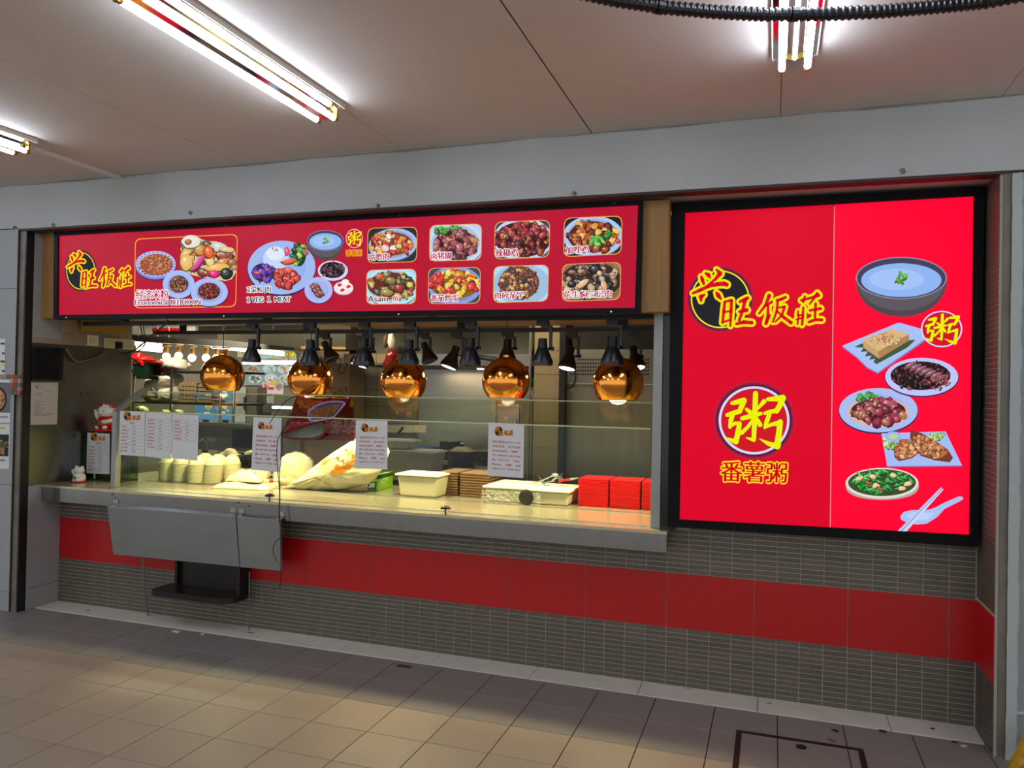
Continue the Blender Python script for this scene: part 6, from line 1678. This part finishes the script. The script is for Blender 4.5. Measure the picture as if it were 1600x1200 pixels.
# brown tray stacks
def tray_stack(name, cat, group, px0, px1, Y, dep, n, pitch, m, nm, adj, rim=.006, z00=ZC + .0006):
    x0, x1 = at(px0, 770, Y)[0], at(px1, 770, Y)[0]
    w = x1 - x0
    mb = MB().hexa([(-w / 2 + .008, .008, 0), (w / 2 - .008, .008, 0), (w / 2 - .008, dep - .008, 0), (-w / 2 + .008, dep - .008, 0)],
                   [(-w / 2 + .004, .004, pitch * .55), (w / 2 - .004, .004, pitch * .55), (w / 2 - .004, dep - .004, pitch * .55), (-w / 2 + .004, dep - .004, pitch * .55)])
    mb.box(-w / 2, w / 2, 0, dep, pitch * .55, pitch * .92)
    first = None
    for k in range(n):
        if first is None: first = o = mb.build(name, m, local=True)
        else: o = first.copy(); link(o)
        o.location = ((x0 + x1) / 2 + rng.uniform(-1, 1) * .0012, Y + rng.uniform(-1, 1) * .0012, z00 + k * pitch)
        tag(o, '%s, %s, %s' % (adj, 'topmost' if k == n - 1 else (ORD[n - 1 - k] + ' from the top'), nm), cat, group)
tray_stack('brown_tray', 'tray', 'stacked brown trays', 687, 715, .62, .26, 9, .0182, 'brown_tray', 'stack beside the cream tub', 'brown serving tray')
tray_stack('brown_tray', 'tray', 'stacked brown trays', 718, 765, .60, .26, 9, .0182, 'brown_tray', 'stack behind the dish tubs', 'brown serving tray')
# pale dish tubs, film, black lid, tongs
zr = at(800, 760, .45)[2]
a, b = at(757, 770, .45), at(822, 770, .45)
w1 = tub('dish_tub', 'left one of two wide pale dish tubs, wrapped in film', (a[0], b[0], .45, .80, ZC, zr), 'plastic_cream', 'plastic_white', taper=.92)
for k in range(4): MB().box(a[0] + .03, b[0] - .03, .50 + k * .07, .54 + k * .07, zr + .002, zr + .006).build('lid_rib', 'plastic_white', w1, bevel=.001)
a2, b2 = at(828, 770, .47), at(888, 770, .47)
w2 = tub('dish_tub', 'right one of two wide pale dish tubs, cutlery lying on it', (a2[0], b2[0], .47, .80, ZC, zr - .006), 'plastic_cream', 'plastic_white', taper=.92)
r_ = random.Random(9); vs, fs = [], []
nx_, nz_ = 44, 8
for j in range(nz_ + 1):
    for i in range(nx_ + 1):
        s = i / nx_; tq = j / nz_
        vs.append((a[0] - .01 + (b2[0] - a[0]) * .72 * s, .425 - .022 * (1 - tq) + r_.uniform(-.009, .009), ZC + .002 + (zr - .03 - ZC) * tq + r_.uniform(-.002, .002)))
for j in range(nz_):
    for i in range(nx_):
        q = j * (nx_ + 1) + i; fs.append((q, q + 1, q + nx_ + 2, q + nx_ + 1))
solid('film_wrap', 'crumpled clear film hanging in front of the pale dish tubs', 'film', 'wrap', MB().add(vs, fs), (a[0], .42, ZC))
c = at(822, 777, .40)
t = thing('rubber_disc', 'round black rubber plug leaning between the two dish tubs', 'plug', (c[0], .40, ZC))
MB().lathe((c[0], .385, ZC + .052), [(0, 0), (.035, .002), (.047, .008), (.050, .018), (.046, .022), (0, .022)], 22, axis=(0, 1, 0)).build('disc', 'black', t, smooth=True)
zt2 = zr - .003
for i, (p0, p1, m, l) in enumerate((((842, 752), (868, 742), 'chrome', 'steel ladle lying on the right dish tub, tip raised'), ((848, 755), (878, 748), 'chrome', 'steel tongs lying across the right dish tub'), ((873, 752), (904, 747), 'red_tile', 'red-handled knife lying at the right end of the dish tub'),
                                    ((842, 743), (852, 757), 'chrome', 'steel fork propped upright at the left of the cutlery heap'), ((878, 740), (872, 757), 'chrome', 'thin steel skewer propped at the right of the cutlery heap'))):
    A0, B0 = at(*p0, .62 + .02 * i), at(*p1, .58 + .02 * i); A0[2] = max(A0[2], zt2 + .008); B0[2] = max(B0[2], zt2 + .008)
    nm = ['ladle', 'tongs', 'knife', 'fork', 'skewer'][i]
    t = thing(nm, l, 'utensil', (A0 + B0) / 2)
    MB().tube([A0, A0 + (B0 - A0) * .6], .007 if i != 2 else .009, 7).build('handle', m, t)
    if i == 0: MB().sphere(B0, .028, .5, 12).build('bowl', 'steel', t, smooth='all'); MB().tube([A0 + (B0 - A0) * .6, B0], .005, 6).build('neck', 'chrome', t)
    elif i == 1:
        for s in (-1, 1): MB().tube([A0 + (B0 - A0) * .5, A0 + (B0 - A0) * .75 + np.array([0, s * .03, .02]), B0 + np.array([0, s * .02, 0])], .006, 6).build('jaw', 'chrome', t)
    else: MB().tube([A0 + (B0 - A0) * .6, B0], [.008, .003], 7).build('tip', 'steel' if i == 2 else 'chrome', t)
# red tray stacks
for px0, px1, nm in ((903.5, 950, 'left red stack'), (953, 1000, 'middle red stack'), (1003, 1050, 'right red stack, cut by the steel post')):
    if px1 > 1040: px1 = 1022.5
    tray_stack('red_tray', 'tray', 'stacked red trays', px0, px1, .54, .24, 20, .0088, 'red_plastic', nm, 'red plastic tray')

# folded vinyl banner over the glass top
bn = thing('folded_banner', 'folded dark red vinyl banner draped over the glass guard', 'banner', at(500, 688, .215))
MB().prism([at(q[0], q[1], .216) for q in ((466, 619), (552, 621.5), (553.5, 689), (470, 687), (445, 684))], (0, .004, 0)).build('back_sheet', 'vinyl', bn)
def fy(y): return .185 - (y - 619) / 41 * .255 if y < 660 else -.07
flapP = [(464, 618.5), (480, 618.8), (500, 619.3), (520, 620), (546, 621), (542, 629), (534, 640), (524, 652), (517, 659), (508, 657), (494, 661), (482, 663), (468, 668), (456, 673), (441, 679), (440, 676), (446, 664), (450, 654), (455, 642), (459, 631)]
cx_, cy_ = 487, 643
vs, fs = [], []
NF = 7; dense = []
for i in range(len(flapP)):
    a, b = np.array(flapP[i]), np.array(flapP[(i + 1) % len(flapP)])
    for k in range(3): dense.append(a + (b - a) * k / 3)
for f in range(NF + 1):
    ff = 1 - f / NF * .995
    for k, q in enumerate(dense):
        x, y = cx_ + (q[0] - cx_) * ff, cy_ + (q[1] - cy_) * ff
        w = .008 * math.sin(x * .35 + y * .2) * (1 - ff) + .005 * math.sin(x * .8 - y * .5)
        vs.append(at(x, y, fy(y) - .004 - abs(w)))
N = len(dense)
for f in range(NF):
    for k in range(N): fs.append((f * N + k, f * N + (k + 1) % N, (f + 1) * N + (k + 1) % N, (f + 1) * N + k))
fl_o = MB().add(vs, fs).build('front_flap', 'vinyl', bn, smooth='all')
sm = fl_o.modifiers.new('thick', 'SOLIDIFY'); sm.thickness = .002; sm.offset = 1
# rolled fold at the bottom: a curled strip
outer = [(441, 676), (440, 683), (455, 686), (475, 688), (492, 686.5), (503, 681), (508.5, 673), (508, 665), (502, 659)]
mb = MB()
vs, fs = [], []
for i, q in enumerate(outer):
    d = .0; s = i / (len(outer) - 1)
    vs += [at(q[0], q[1], -.085), at(q[0] + .5, q[1], .12)]
for i in range(len(outer) - 1): fs.append((2 * i, 2 * i + 1, 2 * i + 3, 2 * i + 2))
ro = MB().add(vs, fs).build('rolled_fold', 'vinyl', bn, smooth='all'); sm = ro.modifiers.new('thick', 'SOLIDIFY'); sm.thickness = .006; sm.offset = 0
inn = [(444, 680), (458, 675), (474, 668), (490, 664), (502, 661), (506, 667), (505, 675), (499, 680.5), (488, 684), (470, 684.5), (452, 683)]
MB().prism([at(q[0], q[1], .0 if i in (3, 4, 5) else -.03) for i, q in enumerate(inn)], (0, .003, 0)).build('inner_lining', 'vinyl_back', bn)
p = Print(lambda x, y, h: tuple(np.array(at(x, y, .214)) + np.array([0, -h, 0])), 4e-5, .0005); p.flat = True
p.text('济经', (560, 657), (508, 656), (560, 677), '#a01418', thick=.3, outline=.9, oc='#e0ccc8', layer=1); p.poly([(549, 622.5), (552, 622.5), (552.5, 634), (547, 635)], '#d88a18', 1); p.ring(ell(549, 632, 2.8, 4, 14), ell(549, 632, 1.8, 2.6, 14), '#d8a020', 3)
p.build('back_printing', 'print_gloss', bn)
p = Print(lambda x, y, h: tuple(np.array(at(x, y, fy(y) - .02)) + np.array([0, -h, 0])), 9e-4, .0005)
bowl = [(481, 654), (480.5, 648), (483, 641), (490, 635), (500, 630), (512, 627), (524, 626), (536, 627), (541, 630), (538, 634), (526, 648), (520, 655), (512, 655.5), (505, 657), (494, 659), (486, 659)]
p.poly(bowl, '#a8a4bc', 1)
b2_ = [(483, 652), (483, 648), (486, 642), (492, 637), (502, 632), (514, 629), (526, 628.5), (537, 629.5), (530, 640), (522, 650), (512, 653), (500, 655), (488, 656)]
p.poly(b2_, '#3c4480', 2); b3_ = [(488, 652), (487, 647), (490, 642), (498, 637), (510, 633), (524, 631.5), (533, 632.5), (526, 642), (520, 650), (508, 652), (496, 654)]
p.poly(b3_, '#8a5a34', 3); p.clip = None; p.k = 4
rng3 = random.Random(2)
for i in range(40):
    x, y = rng3.uniform(490, 528), rng3.uniform(634, 652)
    if (x - 508) / 22 * .3 + abs(y - 643 + (x - 508) * .25) / 9 < 1: blob(p, x, y, rng3.uniform(1, 2), rng3.choice(['#a8744a', '#7a4c2c', '#c0946a', '#9c6438']), .5, rng3.uniform(0, 3), n=6, hi=False, dark=False)
p.poly([(482, 620), (500, 620), (518, 620.6), (512, 622), (498, 623), (488, 622)], '#d8b830', 5); p.poly([(520, 620.8), (545, 621.6), (538, 622.6), (522, 622)], '#e08a18', 5)
o = p.build('flap_printing', 'print_gloss', bn)
# hanging wires in front of the counter
wirething('hanging_wire', 'black wire arching over the left notice down to the steel flap', [at(465, 618, .1), at(448, 626, .0), at(434, 643, -.1), at(421, 662, -.1)], .0028)
wirething('hanging_wire', 'left strand of the black twin wire hanging from the banner to the flap', [at(455, 655, -.10), at(440, 675, -.12), at(434, 690, -.12), at(432.5, 712, -.13), at(434, 735, -.17), at(436.5, 765, -.2), at(436, 800, -.21), at(436.5, 815, -.215), at(443, 828, -.215), at(444, 836, -.215), at(432, 845, -.215), at(427, 855, -.215), at(428, 868, -.215), at(433, 877, -.215)], .0026)
wirething('hanging_wire', 'right strand of the black twin wire hanging from the banner to the flap', [at(458, 654, -.10), at(441, 676, -.12), at(439, 692, -.12), at(440, 708, -.13), at(437, 740, -.17), at(437.5, 765, -.2), at(437, 800, -.21), at(438, 830, -.215), at(439, 890, -.2), at(437, 920, -.05)], .0024)

# ================================================================== ON THE FLOOR
bag('yellow_sack', 'yellow sack corner standing at the foot of the plaster pillar', 'sack', 'yellow_bag', [(1572, 1206), (1580, 1188), (1590, 1166), (1600, 1147), (1625, 1140), (1660, 1160), (1670, 1206)], -.52, .05, rough=.2, seed=41, zmin=.0005)
def scrap(label, px, py, L, Wd, ang, m, name='litter', cat='litter'):
    c = on(2, .0008, px, py); u = np.array([math.cos(ang), math.sin(ang), 0]); v = np.array([-math.sin(ang), math.cos(ang), 0]); 
    mb = MB().hexa([c - u * L - v * Wd, c + u * L - v * Wd, c + u * L + v * Wd * .7, c - u * L * .9 + v * Wd], [c - u * L - v * Wd + [0, 0, .004], c + u * L - v * Wd + [0, 0, .007], c + u * L + v * Wd * .7 + [0, 0, .006], c - u * L * .9 + v * Wd + [0, 0, .003]])
    return tag(mb.build(name, m, loc=tuple(c)), label, cat)
scrap('white paper scrap on the dark floor tiles below the black shelf', 275, 987, .028, .012, -.1, 'paper', 'paper_scrap')
scrap('small crumpled grey scrap right of the white paper scrap', 316, 991, .010, .012, .7, 'ash', 'paper_scrap')
scrap('dead leaf fragment on the tiles above the manhole cover', 1305, 1142, .016, .008, -.8, 'grease', 'leaf_scrap')
scrap('thin dark stick above the manhole cover', 1299, 1157, .018, .003, -.3, 'cardboard', 'stick_scrap')
scrap('dark leaf scrap at the edge of the kerb by the right pillar', 1379, 1143, .016, .010, -.2, 'grease', 'leaf_scrap')
scrap('dark pebble on the kerb by the right pillar', 1457, 1139.5, .010, .008, 0, 'grease', 'pebble')
scrap('dark pebble on the floor tile by the right pillar', 1491, 1159.5, .010, .007, -.4, 'grease', 'pebble')
scrap('white crumbs on the floor tile by the right pillar', 1505, 1166, .012, .007, .2, 'ash', 'crumb')
scrap('reddish twig lying on the kerb below the light board', 1075, 1077, .02, .002, -.15, 'red_tile', 'twig')
scrap('dark twig on the kerb left of the reddish twig end', 1201, 1100, .014, .003, .5, 'grease', 'twig')
scrap('small dark crumb on the kerb near the left wall', 137, 954, .012, .008, .3, 'grease', 'crumb')
rc = random.Random(12)
cr = MB()
for i in range(60):
    x, y = rc.uniform(-1.6, 3.6), rc.uniform(-1.7, -.25); s = rc.uniform(.0012, .0028)
    cr.box(x - s, x + s, y - s * .7, y + s * .7, .0002, .002)
tag(cr.build('floor_crumbs', 'ash'), 'tiny pale crumbs scattered over the floor tiles', 'crumbs', kind='stuff')
